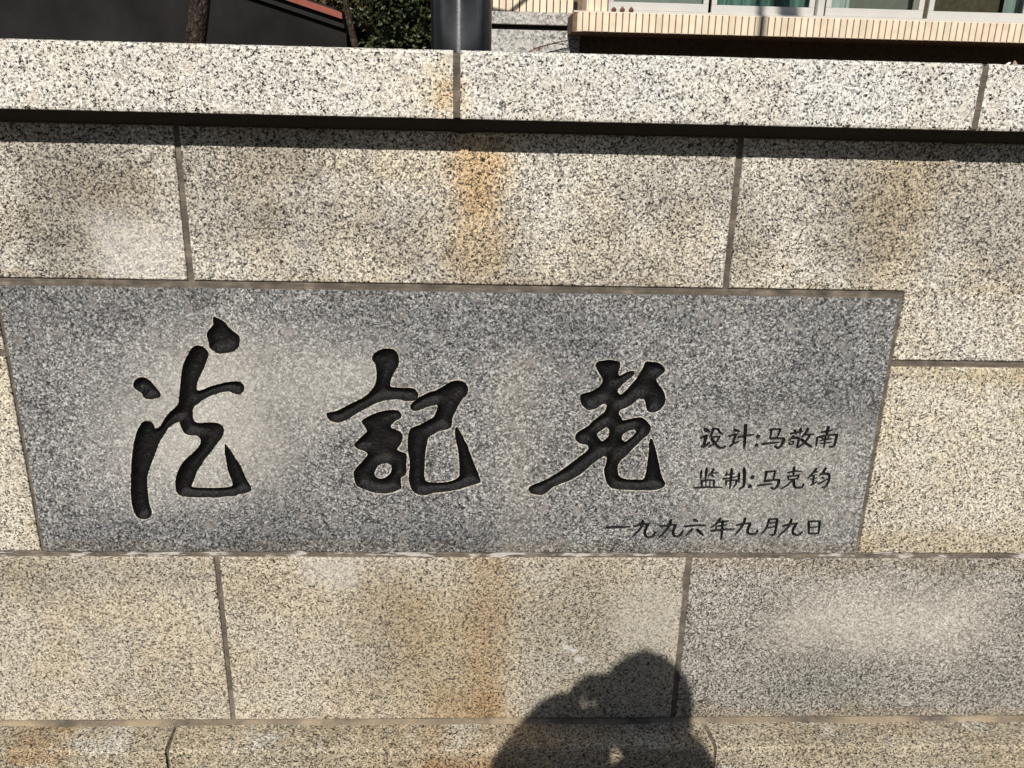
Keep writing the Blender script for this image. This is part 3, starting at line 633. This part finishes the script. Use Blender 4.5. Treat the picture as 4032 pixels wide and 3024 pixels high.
# granite panels under them
zg1 = Z(2100, 99, YB); zg2 = Z(2100, 120, YB)
for (a, b) in ((xl0, X(2277,YB)+.02),):
    MB().box(a, b, YB-.045, YB+.01, zg1, zt0-.004).build('stone_panel', M['bgranite'], bld, bevel=.006)
    MB().box(a, b, YB-.045, YB+.01, zg2-.62, zg2).build('stone_panel', M['bgranite'], bld, bevel=.006)
    MB().box(a, b, YB-.045, YB+.01, .9, zg2-.67).build('stone_panel', M['bgranite'], bld, bevel=.006)
MB().box(xl0, xbay, YB+.004, YB+.011, zg2-.2, zg1+.2).build('joint', M['darkwall'], bld)
# bay: floor slab edge with tiles, rounded left corner
bay = MB(); bay.box(xbay-.085, XR, YF+.012, YB+.3, zbb-.004, zbt-.012).build('bay_floor', M['grout'], bld)
tm2 = tile_mesh(PIT-.009, zbt-zbb)
tiles(tm2, np.arange(xbay, 7.2, PIT), YF, zbb, bld)
cw = MB()
for k in range(5):
    a0 = math.pi/2*k/5; a1 = math.pi/2*(k+1)/5; rr = .075
    q0 = (xbay-.008-rr*math.sin(a0), YF+rr-rr*math.cos(a0)); q1 = (xbay-.008-rr*math.sin(a1), YF+rr-rr*math.cos(a1))
    cw.add([(*q0,zbb),(*q1,zbb),(*q1,zbt),(*q0,zbt)], [(0,1,2,3)])
cw.add([(xbay-.083,YF+.075,zbb),(xbay-.083,YB,zbb),(xbay-.083,YB,zbt),(xbay-.083,YF+.075,zbt)], [(0,1,2,3)])
cw.build('corner_tile', M['tile'], bld, smooth=False)
# sloping sill, uneven mortar on it
sv = []; sf = []
for i in range(241):
    x = xbay-.08 + (7.2-xbay)*i/240; w = abs(jit(x,0,0,14,.008))+abs(jit(x,3,0,40,.004))
    sv += [(x, YF+.004+w*.5, zbt-.004), (x, YF+.008+w, zbt+.004+w*.3), (x, YW-.02, zbt+.022), (x, YW-.02, zbt-.01)]
for i in range(240):
    for k in range(3): sf.append((i*4+k, i*4+k+1, i*4+k+5, i*4+k+4))
MB().add(sv, sf).build('window_sill', M['seal'], bld)
# short tiled pier left of the windows
px0, px1 = X(2317, YW-.05, 20), X(2392, YW-.05, 20)
MB().box(px0, px1+.01, YW-.036, YB+.05, zbt+.008, 3.6).build('pier', M['grout'], bld)
tm3 = tile_mesh(PIT-.0075, .24)
for r_ in range(5): tiles(tm3, [px0+PIT*k for k in range(3)], YW-.048, zbt+.012+r_*.247, bld)
sp_ = MB(); sp_.box(px0-.012, px0-.001, YW-.03, YB, zbt+.008, 3.6).build('pier_edge', M['tile'], bld)
# bay side wall and roof
MB().box(xbay-.06, XR, YF+.02, YB+.3, 3.62, 3.95).build('bay_head', M['tile'], bld)
# windows
zs = zbt+.022
edges = [(2394,2788,0), (2800,3205,1), (3250,3636,0), (3655,4050,1), (4075,4470,0), (4490,4880,1)]
for i, (ua, ub, back) in enumerate(edges):
    yy = YW + .035*back
    x0_, x1_ = X(ua, yy, 30), X(ub, yy, 30)
    w_ = MB(); fw = .045
    w_.box(x0_, x1_, yy-.012, yy+.014, zs+.01, zs+.075); w_.box(x0_, x1_, yy-.012, yy+.014, 3.50, 3.56)
    w_.box(x0_, x0_+fw, yy-.0125, yy+.0135, zs+.075, 3.50); w_.box(x1_-fw, x1_, yy-.0125, yy+.0135, zs+.075, 3.50)
    wo = w_.build('window', M['alu'], bld, bevel=.003)
    MB().box(x0_+fw-.004, x1_-fw+.004, yy-.002, yy+.002, zs+.072, 3.504).build('pane', M['glass'], wo)
tk = MB(); tk.box(px1, XR-1, YW-.03, YW+.075, zs-.012, zs+.008); tk.box(px1, XR-1, YW-.03, YW+.075, 3.562, 3.62)
for u in (3228, 4062, 4890): xx = X(u, YW, 30); tk.box(xx-.028, xx+.028, YW-.03, YW+.075, zs+.008, 3.562)
tk.build('window_track', M['alu'], bld, bevel=.002)
# room behind: floor, curtains
MB().box(px1, XR-1, YW+.5, YW+.52, zs-.3, 3.62).build('room_wall', plain('room_wall', (.20,.18,.165), .9), bld)
def curtain(u0, u1, y, c, name, amp=.02, fr=38., zt=3.5, z0=None, slope=0.):
    x0_, x1_ = X(u0,y,20), X(u1,y,20); n_ = 90; v_ = []; f_ = []
    for i in range(n_+1):
        x = x0_+(x1_-x0_)*i/n_; yy = y + amp*math.sin(x*fr)+amp*.5*math.sin(x*fr*2.3+1)
        v_ += [(x, yy, (z0 or zs+.03)+slope*(i/n_)), (x, yy, zt), (x, yy+.004, zt), (x, yy+.004, (z0 or zs+.03)+slope*(i/n_))]
    for i in range(n_):
        for k in range(4): f_.append((i*4+k, i*4+(k+1)%4, (i+1)*4+(k+1)%4, (i+1)*4+k))
    MB().add(v_, f_).build(name, plain('cloth_'+name+str(u0), c, .9, .1, var=.1, scale=12), bld)
curtain(2400, 2790, YW+.16, (.42,.40,.39), 'curtain', .008, 20)
curtain(2800, 3210, YW+.20, (.24,.36,.34), 'curtain', .03, 45)
curtain(3255, 3345, YW+.16, (.72,.71,.69), 'curtain', .02, 40, slope=-.02)
curtain(3330, 3640, YW+.30, (.30,.265,.245), 'curtain', .006, 10)
curtain(3960, 4060, YW+.22, (.46,.50,.48), 'curtain', .02, 40)

# ------------------------------------------------------------------ three dried fruits on the window sill
M['fruit'] = plain('dried_fruit', (.115,.045,.030), .6, .4, var=.4, scale=80, bump=.4)
for i, u in enumerate((2417, 2450, 2485)):
    yf = YF+.055; xf = X(u, yf, 40); zf = zbt+.010; rr = .0215
    f_ = empty('dried_fruit', (xf, yf, zf), ['round crownless dark red dried fruit by the tiled pier on the sill', 'dark red dried fruit with a wide crown between two others on the sill', 'dark red dried fruit with a crown, farthest from the tiled pier'][i], 'fruit', 'dried fruits on the window sill')
    m_ = MB(); prof = [(0,0),(.6,.05),(.95,.35),(1,.8),(.85,1.25),(.5,1.6),(.22,1.72),(0,1.7)]
    nn_ = 14; vs = []
    for (r_, h_) in prof:
        for k in range(nn_): a_ = 2*math.pi*k/nn_; vs.append((xf+rr*r_*math.cos(a_)*(1+.06*math.sin(3*a_+i)), yf+rr*r_*math.sin(a_), zf+rr*h_*.95))
    fs = [(j*nn_+k, j*nn_+(k+1)%nn_, (j+1)*nn_+(k+1)%nn_, (j+1)*nn_+k) for j in range(len(prof)-1) for k in range(nn_)]
    m_.add(vs, fs).build('fruit_body', M['fruit'], f_, smooth=True, recalc=False)
    c_ = MB()
    for k in range(6 if i else 3):
        a_ = 2*math.pi*k/6+i; b_ = a_+.5; r0, r1 = rr*.38, rr*(.45, .85, .62)[i]; zz = zf+rr*1.58
        c_.add([(xf+r0*math.cos(a_-.35), yf+r0*math.sin(a_-.35), zz), (xf+r0*math.cos(a_+.35), yf+r0*math.sin(a_+.35), zz), (xf+r1*math.cos(a_), yf+r1*math.sin(a_), zz+rr*(.75 if i else .2))], [(0,1,2)])
    c_.build('crown', M['fruit'], f_, recalc=False)

# ------------------------------------------------------------------ dark building with a red roof edge
YD = 7.0
shed = empty('dark_shed', (-6, YD+1.5, 0), 'dark grey rendered shed with a red sloping roof edge', 'shed')
g = NT('shaded_dark_render'); p = g.pos()
db = g.mix(1, (.018,.018,.0175), g.ramp(g.noise(p, 2.2, 6, .6), [(.3,.62), (.55,1.0), (.75,1.35)]), 'MULTIPLY')  # dark grey plaster, with the shade over the wall put into the colour
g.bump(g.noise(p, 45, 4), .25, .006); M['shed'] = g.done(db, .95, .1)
M['redroof'] = plain('red_roof', (.25,.07,.048), .7, .3, var=.2, scale=10, bump=.2)
M['fascia'] = plain('dark_fascia', (.014,.014,.014), .8, .2, var=.2, scale=10)
r1 = at(1362, 80, YD); r0 = at(1131, 2, YD); sl = (r1[1]-r0[1])/(r1[0]-r0[0])
xE = r1[0]; zE = at(1362, 95, YD)[1]
def roofz(x): return zE + sl*(x-xE)
xW = -9.0; xR_ = xE-4.2
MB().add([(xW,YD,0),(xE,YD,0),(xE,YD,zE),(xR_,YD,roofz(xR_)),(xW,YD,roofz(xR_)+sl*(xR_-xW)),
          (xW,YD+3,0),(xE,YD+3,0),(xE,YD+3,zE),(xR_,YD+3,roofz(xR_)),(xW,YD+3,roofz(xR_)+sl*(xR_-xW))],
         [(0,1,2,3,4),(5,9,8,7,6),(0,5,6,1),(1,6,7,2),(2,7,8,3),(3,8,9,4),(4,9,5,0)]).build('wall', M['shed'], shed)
def slope_bar(x0, x1, y0, y1, d0, d1):
    return MB().add([(x0,y0,roofz(x0)+d0),(x1,y0,roofz(x1)+d0),(x1,y0,roofz(x1)+d1),(x0,y0,roofz(x0)+d1),
                     (x0,y1,roofz(x0)+d0),(x1,y1,roofz(x1)+d0),(x1,y1,roofz(x1)+d1),(x0,y1,roofz(x0)+d1)],
                    [(0,1,2,3),(7,6,5,4),(0,4,5,1),(1,5,6,2),(2,6,7,3),(3,7,4,0)])
slope_bar(xR_, xE-.01, YD-.05, YD-.002, -.045, .028).build('fascia', M['fascia'], shed)
rf = slope_bar(xR_, xE-.02, YD-.10, YD+3.1, .030, .088).build('roof', M['redroof'], shed)
slope_bar(xR_, xE-.03, YD-.09, YD+3.1, .0885, .105).build('roof_tiles', M['fascia'], rf)

# ------------------------------------------------------------------ trees
M['bark'] = None
g = NT('bark'); p = g.pos(); bk = g.vor(g.vmath('MULTIPLY', p, (1,1,.45)), 46, 'DISTANCE_TO_EDGE', 'Distance', '3D')
bb = g.mix(1, g.ramp(g.noise(p, 22, 4), [(.3,(.035,.026,.020)), (.7,(.095,.073,.058))]), g.ramp(bk, [(0,.35), (.25,1.)]), 'MULTIPLY')
g.bump(g.math('ADD', bk, g.noise(p, 60, 4)), .9, .02); M['bark'] = g.done(bb, .95, .1)
def leafmat(name, a, b):
    g = NT(name); c = g.mix(g.noise(g.pos(), 7, 3), a, b); c = g.mix(1, c, g.ramp(g.noise(g.pos(), 60, 1), [(.3,.6), (.7,1.35)]), 'MULTIPLY')
    m_ = g.done(c, .45, .4); return m_
M['leaf'] = leafmat('hedge_leaf', (.022,.034,.012), (.075,.088,.034))
M['leaf2'] = leafmat('autumn_leaf', (.05,.05,.018), (.12,.085,.03))
def leaves(mb, c, rad, n, size, r, flat=.5, face=None):
    for _ in range(n):
        while True:
            d = Vector((r.uniform(-1,1), r.uniform(-1,1), r.uniform(-1,1)))
            if .25 < d.length < 1: break
        q = Vector(c)+Vector((d.x*rad[0], d.y*rad[1], d.z*rad[2]))
        nrm = (Vector((r.gauss(0,1), r.gauss(-.5,1), r.gauss(.5,1)))).normalized()
        t = nrm.cross(Vector((r.gauss(0,1), r.gauss(0,1), r.gauss(0,1)))).normalized(); b_ = nrm.cross(t); s_ = size*r.uniform(.65,1.35)
        mb.add([q-t*s_*.5, q+b_*s_*.33-nrm*s_*.06, q+t*s_*.55, q-b_*s_*.33-nrm*s_*.06], [(0,1,2),(0,2,3)])
def limb(mb, a, b, ra, rb, r, n=7, wob=.06, sides=8):
    a = Vector(a); b = Vector(b); pts = []; rad = []
    for i in range(n):
        t = i/(n-1); w = wob*math.sin(math.pi*t)
        pts.append(a+(b-a)*t+Vector((r.uniform(-w,w), r.uniform(-w,w), r.uniform(-w,w)))); rad.append(ra+(rb-ra)*t)
    mb.tube(pts, rad, sides); return pts
# trunk before the dark shed
r = random.Random(3)
Y1 = 3.9
def P(u, v, Y): x, z = at(u, v, Y); return Vector((x, Y, z))
b1 = P(770,165,Y1); t1 = P(782,0,Y1); dv = (t1-b1)/(t1.z-b1.z)
foot = b1+dv*(-b1.z)
tree1 = empty('tree', foot, 'thick rough barked tree in front of the dark shed', 'tree')
tb_ = MB(); pts = []; rad = []
for i in range(40):
    z = 5.6*i/39; q = foot+dv*z; q.x += jit(z,1,0,2.2,.02); pts.append(q); rad.append(.066+.05*math.exp(-z*3)-.022*z/5.6+jit(z,5,1,6,.004))
tb_.tube(pts, rad, 20)
tk1 = tb_.build('trunk', M['bark'], tree1, smooth=True)
lm = MB(); tips = []
for k in range(7):
    a_ = k*2.4; h = 4.9+.1*k; e = foot+dv*h+Vector((math.cos(a_)*1.1, math.sin(a_)*.8, .9+.2*r.random())); limb(lm, foot+dv*h, e, .035, .012, r); tips.append(e)
lm.build('limb', M['bark'], tk1, smooth=True)
cr = MB()
for e in tips: leaves(cr, e+Vector((0,0,.2)), (.8,.8,.6), 900, .07, r)
leaves(cr, foot+dv*6.6, (1.2,1.,.8), 1500, .07, r)
cr.build('crown', M['leaf'], tree1, recalc=False)
# thin leaning tree at the end of the shed
Y2 = 5.0
q0 = P(1399,181,Y2); q1 = P(1369,54,Y2); q2 = P(1361,0,Y2)
ft = q0+(q0-q1)/(q0.z-q1.z)*(-q0.z)*.55; ft.z = 0; ft.y = Y2
tree2 = empty('tree', ft, 'thin leaning bare tree beside the red roof edge', 'tree')
tb_ = MB(); up_ = q2+(q2-q1)/(q2.z-q1.z)*.5
tb_.tube([ft, ft+(q0-ft)*.5+Vector((.02,0,0)), q0, q1, q2, up_, up_+Vector((.05,-.1,.7)), up_+Vector((.2,-.2,1.5))], [.045,.031,.027,.023,.020,.019,.017,.011], 12)
tk2 = tb_.build('trunk', M['bark'], tree2, smooth=True)
lb = MB()
def twig(a, d, L, rd, lev):
    b = a+d*L; limb(lb, a, b, rd, rd*.55, r, 6, L*.05, 6)
    if lev:
        for _ in range(3):
            t = r.uniform(.35,1.); nd = (d+Vector((r.gauss(0,.5), r.gauss(0,.4), r.gauss(0,.4)))).normalized()
            twig(a+d*L*t, nd, L*r.uniform(.45,.7), rd*.55, lev-1)
for (h, d) in ((.55,(.9,-.1,.35)), (.85,(.95,-.25,.25)), (1.2,(.8,-.3,.5)), (.7,(-.6,-.2,.7)), (1.4,(.1,-.3,.9)), (1.05,(.93,.0,.12))):
    twig(up_+Vector((.07*h,-.13*h,h)), Vector(d).normalized(), 1.75, .024, 2)
lb.build('limb', M['bark'], tk2, smooth=True, recalc=False)
# leafy evergreen shrub between the shed and the post
YH = 6.6
hb = empty('ivy_shrub', (X(1560,YH), YH+.3, 0), 'dense dark green leafy shrub between the shed and the steel post', 'shrub')
hl = MB(); hx0, hx1 = X(1395,YH), X(1800,YH)
r = random.Random(11)
for _ in range(95):
    c = (r.uniform(hx0+.05, hx1), YH+r.uniform(-.1,.45), r.uniform(1.2, 2.75)); leaves(hl, c, (.22,.2,.2), 120, .043, r)
hl.build('foliage', M['leaf'], hb, recalc=False)
hs = MB()
for k in range(5): x = hx0+.15+(hx1-hx0-.2)*k/4; limb(hs, (x, YH+.3, 0), (x+r.uniform(-.1,.1), YH+.3, 2.5), .03, .012, r)
hs.build('stem', M['bark'], hb, smooth=True)
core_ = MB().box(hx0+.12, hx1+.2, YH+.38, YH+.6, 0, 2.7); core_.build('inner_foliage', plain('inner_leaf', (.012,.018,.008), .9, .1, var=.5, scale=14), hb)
# brownish tree beyond the roof
at_ = empty('autumn_tree', (X(1290,9.5), 9.9, 0), 'olive brown tree rising behind the red roof edge', 'tree')
al = MB()
for _ in range(110):
    c = (X(1290,9.5)+r.uniform(-1.4,1.0), 9.8+r.uniform(-.4,.4), r.uniform(2.1, 4.2)); leaves(al, c, (.35,.3,.3), 80, .06, r)
al.build('crown', M['leaf2'], at_, recalc=False)
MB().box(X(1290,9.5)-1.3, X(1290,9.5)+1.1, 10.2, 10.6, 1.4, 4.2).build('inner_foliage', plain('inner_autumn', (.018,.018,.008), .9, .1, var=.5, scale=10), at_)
am = MB(); limb(am, (X(1290,9.5),9.9,0), (X(1290,9.5),9.9,3.6), .12, .04, r); am.build('trunk', M['bark'], at_, smooth=True)

# ------------------------------------------------------------------ creeping twig with red leaves before the granite panels
vine = empty('creeper', (X(2150,6.25,190), 6.27, 0), 'thin creeper twig with tiny red leaves before the stone panel', 'creeper')
vm = MB(); VY = 6.28
tw = [P(u, v, VY) for u, v in ((2060,225),(2108,190),(2150,178),(2200,166),(2240,158),(2275,152))]
vm.tube([Vector((tw[0].x-.05,VY,0)), tw[0]]+tw[1:], [.006,.0055]+[.005]*3+[.004,.003], 6)
tw2 = [P(u, v, VY) for u, v in ((2180,171),(2225,176),(2262,186))]; vm.tube(tw2, [.004,.003,.003], 6)
tw3 = [P(u, v, VY) for u, v in ((2215,200),(2250,192),(2285,188))]; vm.tube(tw3, [.004,.003,.003], 6)
vm.build('stem', M['bark'], vine, recalc=False)
vl = MB()
for _ in range(26):
    k = r.choice([1,1,1,2,2,3,4]); q = tw[k-1].lerp(tw[k], r.random()); leaves(vl, q+Vector((0,-.008,r.uniform(-.02,.012))), (.004,.004,.004), 1, .028, r)
vl.build('leaf', plain('red_leaf', (.15,.04,.025), .6, var=.3, scale=60), vine, recalc=False)

# ------------------------------------------------------------------ dry leaves lying on the coping
M['dry'] = plain('dry_leaf', (.30,.22,.15), .8, .2, var=.35, scale=90)
M['pale'] = plain('pale_leaf', (.80,.78,.72), .7, .2, var=.1, scale=90)
def dleaf(name, c, L, W_, dirv, up, mat, label):
    c = Vector(c); dirv = Vector(dirv).normalized(); up = Vector(up).normalized(); sd_ = dirv.cross(up).normalized()
    m_ = MB(); n_ = 9; vs = []
    for i in range(n_):
        t = i/(n_-1); w = W_*math.sin(math.pi*min(1, t*.93+.05))**.8; cv_ = L*.22*math.sin(math.pi*t)
        q = c+dirv*(L*t)+up*cv_; vs += [q-sd_*w+up*w*.4, q, q+sd_*w+up*w*.4]
    fs = []
    for i in range(n_-1):
        for k in range(2): fs.append((i*3+k, i*3+k+1, i*3+k+4, i*3+k+3))
    o = m_.add(vs, fs).build(name, mat, recalc=False, origin=tuple(c)); 
    s_ = o.modifiers.new('thick', 'SOLIDIFY'); s_.thickness = .0006
    return tag(o, label, 'leaf')
zc = 1.6225
x_, _ = at(3958, 240, -.045); dleaf('fallen_leaf', (x_, -.045, zc-.0005), .013, .0016, (1,.1,.50), (0,-1,.3), M['pale'], 'tiny pale curled leaf on the edge of the coping')
x_, _ = at(3990, 230, .16); dleaf('dry_leaf', (x_, .16, zc-.001), .021, .0050, (.25,.1,1), (0,-1,.2), M['dry'], 'dry brown leaf standing up behind the coping edge')
x_, _ = at(3795, 226, .10); dleaf('grass_blade', (x_, .10, zc-.001), .016, .0016, (.8,.1,.5), (0,-1,.3), M['dry'], 'short dry straw lying on the coping')

# ------------------------------------------------------------------ street lamp just out of frame, its shadow crosses the bay
lx, ly = 1.47, .62
lamp = empty('street_lamp', (lx, ly, 0), 'slim grey street lamp behind the wall near the bay window', 'street lamp')
M['lampgrey'] = plain('lamp_grey', (.32,.33,.34), .5, .4, var=.08)
MB().tube([(lx,ly,0),(lx,ly,7.4)], [.045,.032], 24).build('pole', M['lampgrey'], lamp, smooth=True)
MB().tube([(lx,ly,7.4),(lx,ly-.5,7.7),(lx,ly-1.1,7.78)], [.03,.026,.024], 12).build('arm', M['lampgrey'], lamp, smooth=True)
MB().box(lx-.09,lx+.09,ly-1.6,ly-1.08,7.74,7.83).build('lamp_head', M['lampgrey'], lamp, bevel=.02)

# ------------------------------------------------------------------ houses across the road, in the shade of their own fronts
M['far'] = plain('far_render', (.10,.105,.115), .9, .2, var=.2, scale=.6)
M['farglass'] = plain('far_glass', (.03,.035,.045), .1, .5)
M['farroof'] = plain('far_roof', (.06,.06,.065), .9)
for i, (x0_, x1_, h_) in enumerate(((-26,-9.3,5.6), (-9,6.2,6.4), (6.6,24,5.2))):
    hb_ = empty('house', ((x0_+x1_)/2, -17, 0), ['low grey house across the road, left of the tall one', 'tall grey house across the road facing the wall', 'low grey house across the road, right of the tall one'][i], 'house')
    MB().box(x0_, x1_, -22, -15, -.125, h_).build('wall', M['far'], hb_)
    MB().box(x0_-.3, x1_+.3, -22.3, -14.7, h_, h_+.25).build('roof', M['farroof'], hb_)
    for k in range(int((x1_-x0_)/2.4)):
        for z_ in (.8, 3.4):
            xx = x0_+.9+k*2.4
            if z_+1.5 < h_:
                wf = MB().box(xx, xx+1.3, -15.0, -14.97, z_, z_+1.5).build('window', M['farroof'], hb_)
                MB().box(xx+.06, xx+1.24, -14.985, -14.96, z_+.06, z_+1.44).build('pane', M['farglass'], wf)

# ------------------------------------------------------------------ the photographer, whose shadow falls on the wall
def skin(name, joints, edges, mat, parent, root=0, sub=2):
    off = wloc(parent)
    me = bpy.data.meshes.new(name); me.from_pydata([tuple(Vector(j[:3])-off) for j in joints], edges, []); me.update()
    o = bpy.data.objects.new(name, me); col.objects.link(o); o.parent = parent
    md = o.modifiers.new('skin', 'SKIN'); md.use_smooth_shade = True; md.branch_smoothing = .6
    lay = me.skin_vertices[0].data if len(me.skin_vertices) else None
    if lay is None:
        bm = bmesh.new(); bm.from_mesh(me); bm.verts.layers.skin.verify(); bm.to_mesh(me); bm.free(); lay = me.skin_vertices[0].data
    for i, j in enumerate(joints):
        lay[i].radius = (j[3], j[4] if len(j) > 4 else j[3]); lay[i].use_root = (i == root)
    sb = o.modifiers.new('sub', 'SUBSURF'); sb.levels = sub; sb.render_levels = sub
    me.materials.append(mat); return o
M['skin'] = plain('skin_tone', (.45,.29,.21), .55, .4, var=.06, scale=40)
M['coat'] = plain('navy_coat', (.03,.035,.05), .85, .2, var=.15, scale=60, bump=.2)
M['trous'] = plain('grey_trousers', (.06,.06,.065), .9, .2, var=.15, scale=60, bump=.2)
M['hair'] = plain('black_hair', (.012,.010,.009), .5, .4, var=.3, scale=150, bump=.5)
M['shoe'] = plain('black_shoe', (.015,.015,.015), .4, .5)
hx, hy = .100, -1.80                             # head
HT = 1.788
per = empty('person', (hx, -1.86, 0), 'person in a navy coat holding up a phone in front of the wall', 'person')
ls, rs_ = Vector((hx-.185,-1.86,1.44)), Vector((hx+.185,-1.86,1.44))
le, re_ = Vector((-.178,-1.745,1.352)), Vector((.285,-1.70,1.235))
lw, rw = Vector((-.055,-1.640,1.492)), Vector((.192,-1.640,1.462))
lh, rh = Vector((-.032,-1.622,1.510)), Vector((.148,-1.622,1.497))
body = [(hx,-1.87,.98,.14,.11), (hx,-1.88,1.18,.125,.10), (hx,-1.87,1.36,.14,.10), (hx,-1.855,1.475,.075,.07), (hx,-1.84,1.54,.052,.052), (hx,-1.815,1.60,.060,.065), (hx,-1.805,1.665,.074,.088), (hx,-1.81,1.72,.072,.085), (hx,-1.815,1.757,.045,.055)]
be = [(i, i+1) for i in range(8)]
def chain(js, start, pts):
    k = start
    for q in pts: js.append(q); yield (k, len(js)-1); k = len(js)-1
be += list(chain(body, 2, [(*ls,.055), (*le,.042), (*lw,.026), (*lh,.026,.018)])); lhi = len(body)-1
be += list(chain(body, 2, [(*rs_,.055), (*re_,.042), (*rw,.026), (*rh,.026,.018)])); rhi = len(body)-1
be += list(chain(body, 0, [(hx-.095,-1.87,.90,.085), (hx-.10,-1.84,.48,.055), (hx-.105,-1.88,.10,.04), (hx-.115,-1.80,.05,.035,.03)]))
be += list(chain(body, 0, [(hx+.095,-1.87,.90,.085), (hx+.10,-1.84,.48,.055), (hx+.105,-1.88,.10,.04), (hx+.115,-1.80,.05,.035,.03)]))
# fingers: the phone lies between thumb (near side) and fingers (far edge)
def finger(root, pts): be.extend(chain(body, root, pts))
for k, zz in enumerate((1.538, 1.524, 1.511, 1.499)):
    finger(lhi, [(-.030,-1.618,zz,.0095), (-.020,-1.606,zz+.004,.0085), (-.008,-1.6075,zz+.006,.0075)])
    finger(rhi, [(.150,-1.618,zz-.012,.0095), (.142,-1.606,zz-.010,.0085), (.130,-1.6075,zz-.009,.0075)])
finger(lhi, [(-.022,-1.638,1.502,.011), (.006,-1.632,1.508,.0085)])
finger(rhi, [(.140,-1.638,1.488,.011), (.112,-1.632,1.494,.0085)])
skin('body', body, be, M['skin'], per, 0, 1)
coat = [(hx,-1.87,.86,.185,.14), (hx,-1.88,1.05,.165,.13), (hx,-1.88,1.20,.165,.125), (hx,-1.87,1.36,.18,.125), (hx,-1.86,1.455,.12,.095), (hx-.02,-1.845,1.515,.125,.11)]
ce = [(i, i+1) for i in range(5)]
lm_, rm_ = le.lerp(lw, .85), re_.lerp(rw, .85)
ce += list(chain(coat, 3, [(*ls,.078), (*ls.lerp(le,.55),.066), (*(le+Vector((.015,0,-.012))),.108), (*(le.lerp(lw,.5)+Vector((.024,0,-.028))),.112), (*(lm_+Vector((.026,0,-.030))),.105), (*(lw+Vector((.030,-.01,-.030))),.085), (*(lw+Vector((.045,-.012,-.024))),.06)]))
ce += list(chain(coat, 3, [(*rs_,.072), (*rs_.lerp(re_,.55),.058), (*re_,.062), (*re_.lerp(rw,.5),.058), (*rm_,.050)]))
skin('coat', coat, ce, M['coat'], per, 0, 2)
tr_ = [(hx,-1.87,.97,.155,.12)]
te = list(chain(tr_, 0, [(hx-.095,-1.87,.86,.105), (hx-.10,-1.845,.48,.075), (hx-.105,-1.88,.09,.06)])) + list(chain(tr_, 0, [(hx+.095,-1.87,.86,.105), (hx+.10,-1.845,.48,.075), (hx+.105,-1.88,.09,.06)]))
skin('trousers', tr_, te, M['trous'], per, 0, 2)
for s_ in (-1, 1):
    skin('shoe', [(hx+.105*s_,-1.92,.048,.042,.045), (hx+.112*s_,-1.82,.045,.044,.04), (hx+.118*s_,-1.72,.036,.044,.032)], [(0,1),(1,2)], M['shoe'], per, 0, 2)
def blob(name, c, rad, mat, n=24, cut=None, fn=None):
    m_ = MB(); vs = []; fs = []
    for i in range(n+1):
        th = math.pi*i/n
        for k in range(n):
            ph = 2*math.pi*k/n; d = Vector((math.sin(th)*math.cos(ph), math.sin(th)*math.sin(ph), math.cos(th)))
            s_ = fn(d) if fn else 1.
            vs.append((c[0]+d.x*rad[0]*s_, c[1]+d.y*rad[1]*s_, c[2]+d.z*rad[2]*s_))
    for i in range(n):
        for k in range(n): fs.append((i*n+k, i*n+(k+1) % n, (i+1)*n+(k+1) % n, (i+1)*n+k))
    return m_.add(vs, fs).build(name, mat, per, smooth=True, recalc=False)
def hairf(d):                                    # cap of hair, cut short over the face
    s_ = 1.+.03*mnoise.noise(d*5)
    if d.y > .25 and d.z < .35: s_ *= .80
    if d.z < -.35: s_ *= .86
    return s_
blob('hair', (hx,-1.825,1.629), (.117,.105,.142), M['hair'], 32, fn=hairf)
blob('shadow_filler', (-.012,-1.752,1.485), (.055,.05,.098), M['coat'], 16)  # unseen blob added before the chest to close a gap in the cast shadow
blob('nose', (hx,-1.716,1.652), (.013,.018,.022), M['skin'], 10)
for s_ in (-1, 1):
    blob('ear', (hx+.084*s_,-1.81,1.655), (.010,.020,.031), M['skin'], 10)
    blob('eye', (hx+.031*s_,-1.727,1.675), (.012,.008,.008), M['shoe'], 10)
blob('mouth', (hx,-1.725,1.613), (.022,.008,.007), plain('lips', (.40,.16,.13), .5), 10)
# the phone, its lens at the camera
phn = empty('phone', (.055, -1.615, 1.52), 'black phone held sideways in both hands in front of the wall', 'phone')
ph = MB(); R3 = Matrix((rg2, -fwd, up2)).transposed()
cpt = CAM - fwd*.010 + rg2*.0575 - up2*.0235
def pb(mb, w, h, d, off=(0,0,0)):
    c_ = cpt + rg2*off[0] - fwd*off[1] + up2*off[2]; vs = []
    for a_, b_, e_ in ((-1,-1,-1),(1,-1,-1),(1,1,-1),(-1,1,-1),(-1,-1,1),(1,-1,1),(1,1,1),(-1,1,1)):
        vs.append(c_ + rg2*(a_*w/2) - fwd*(b_*d/2) + up2*(e_*h/2))
    return mb.add(vs, [(0,3,2,1),(4,5,6,7),(0,1,5,4),(1,2,6,5),(2,3,7,6),(3,0,4,7)])
pb(ph, .138, .067, .0072).build('case', M['shoe'], phn, bevel=.003)
pb(MB(), .104, .059, .0006, (0,.0039,0)).build('screen', plain('phone_screen', (.02,.022,.025), .08, .5), phn)
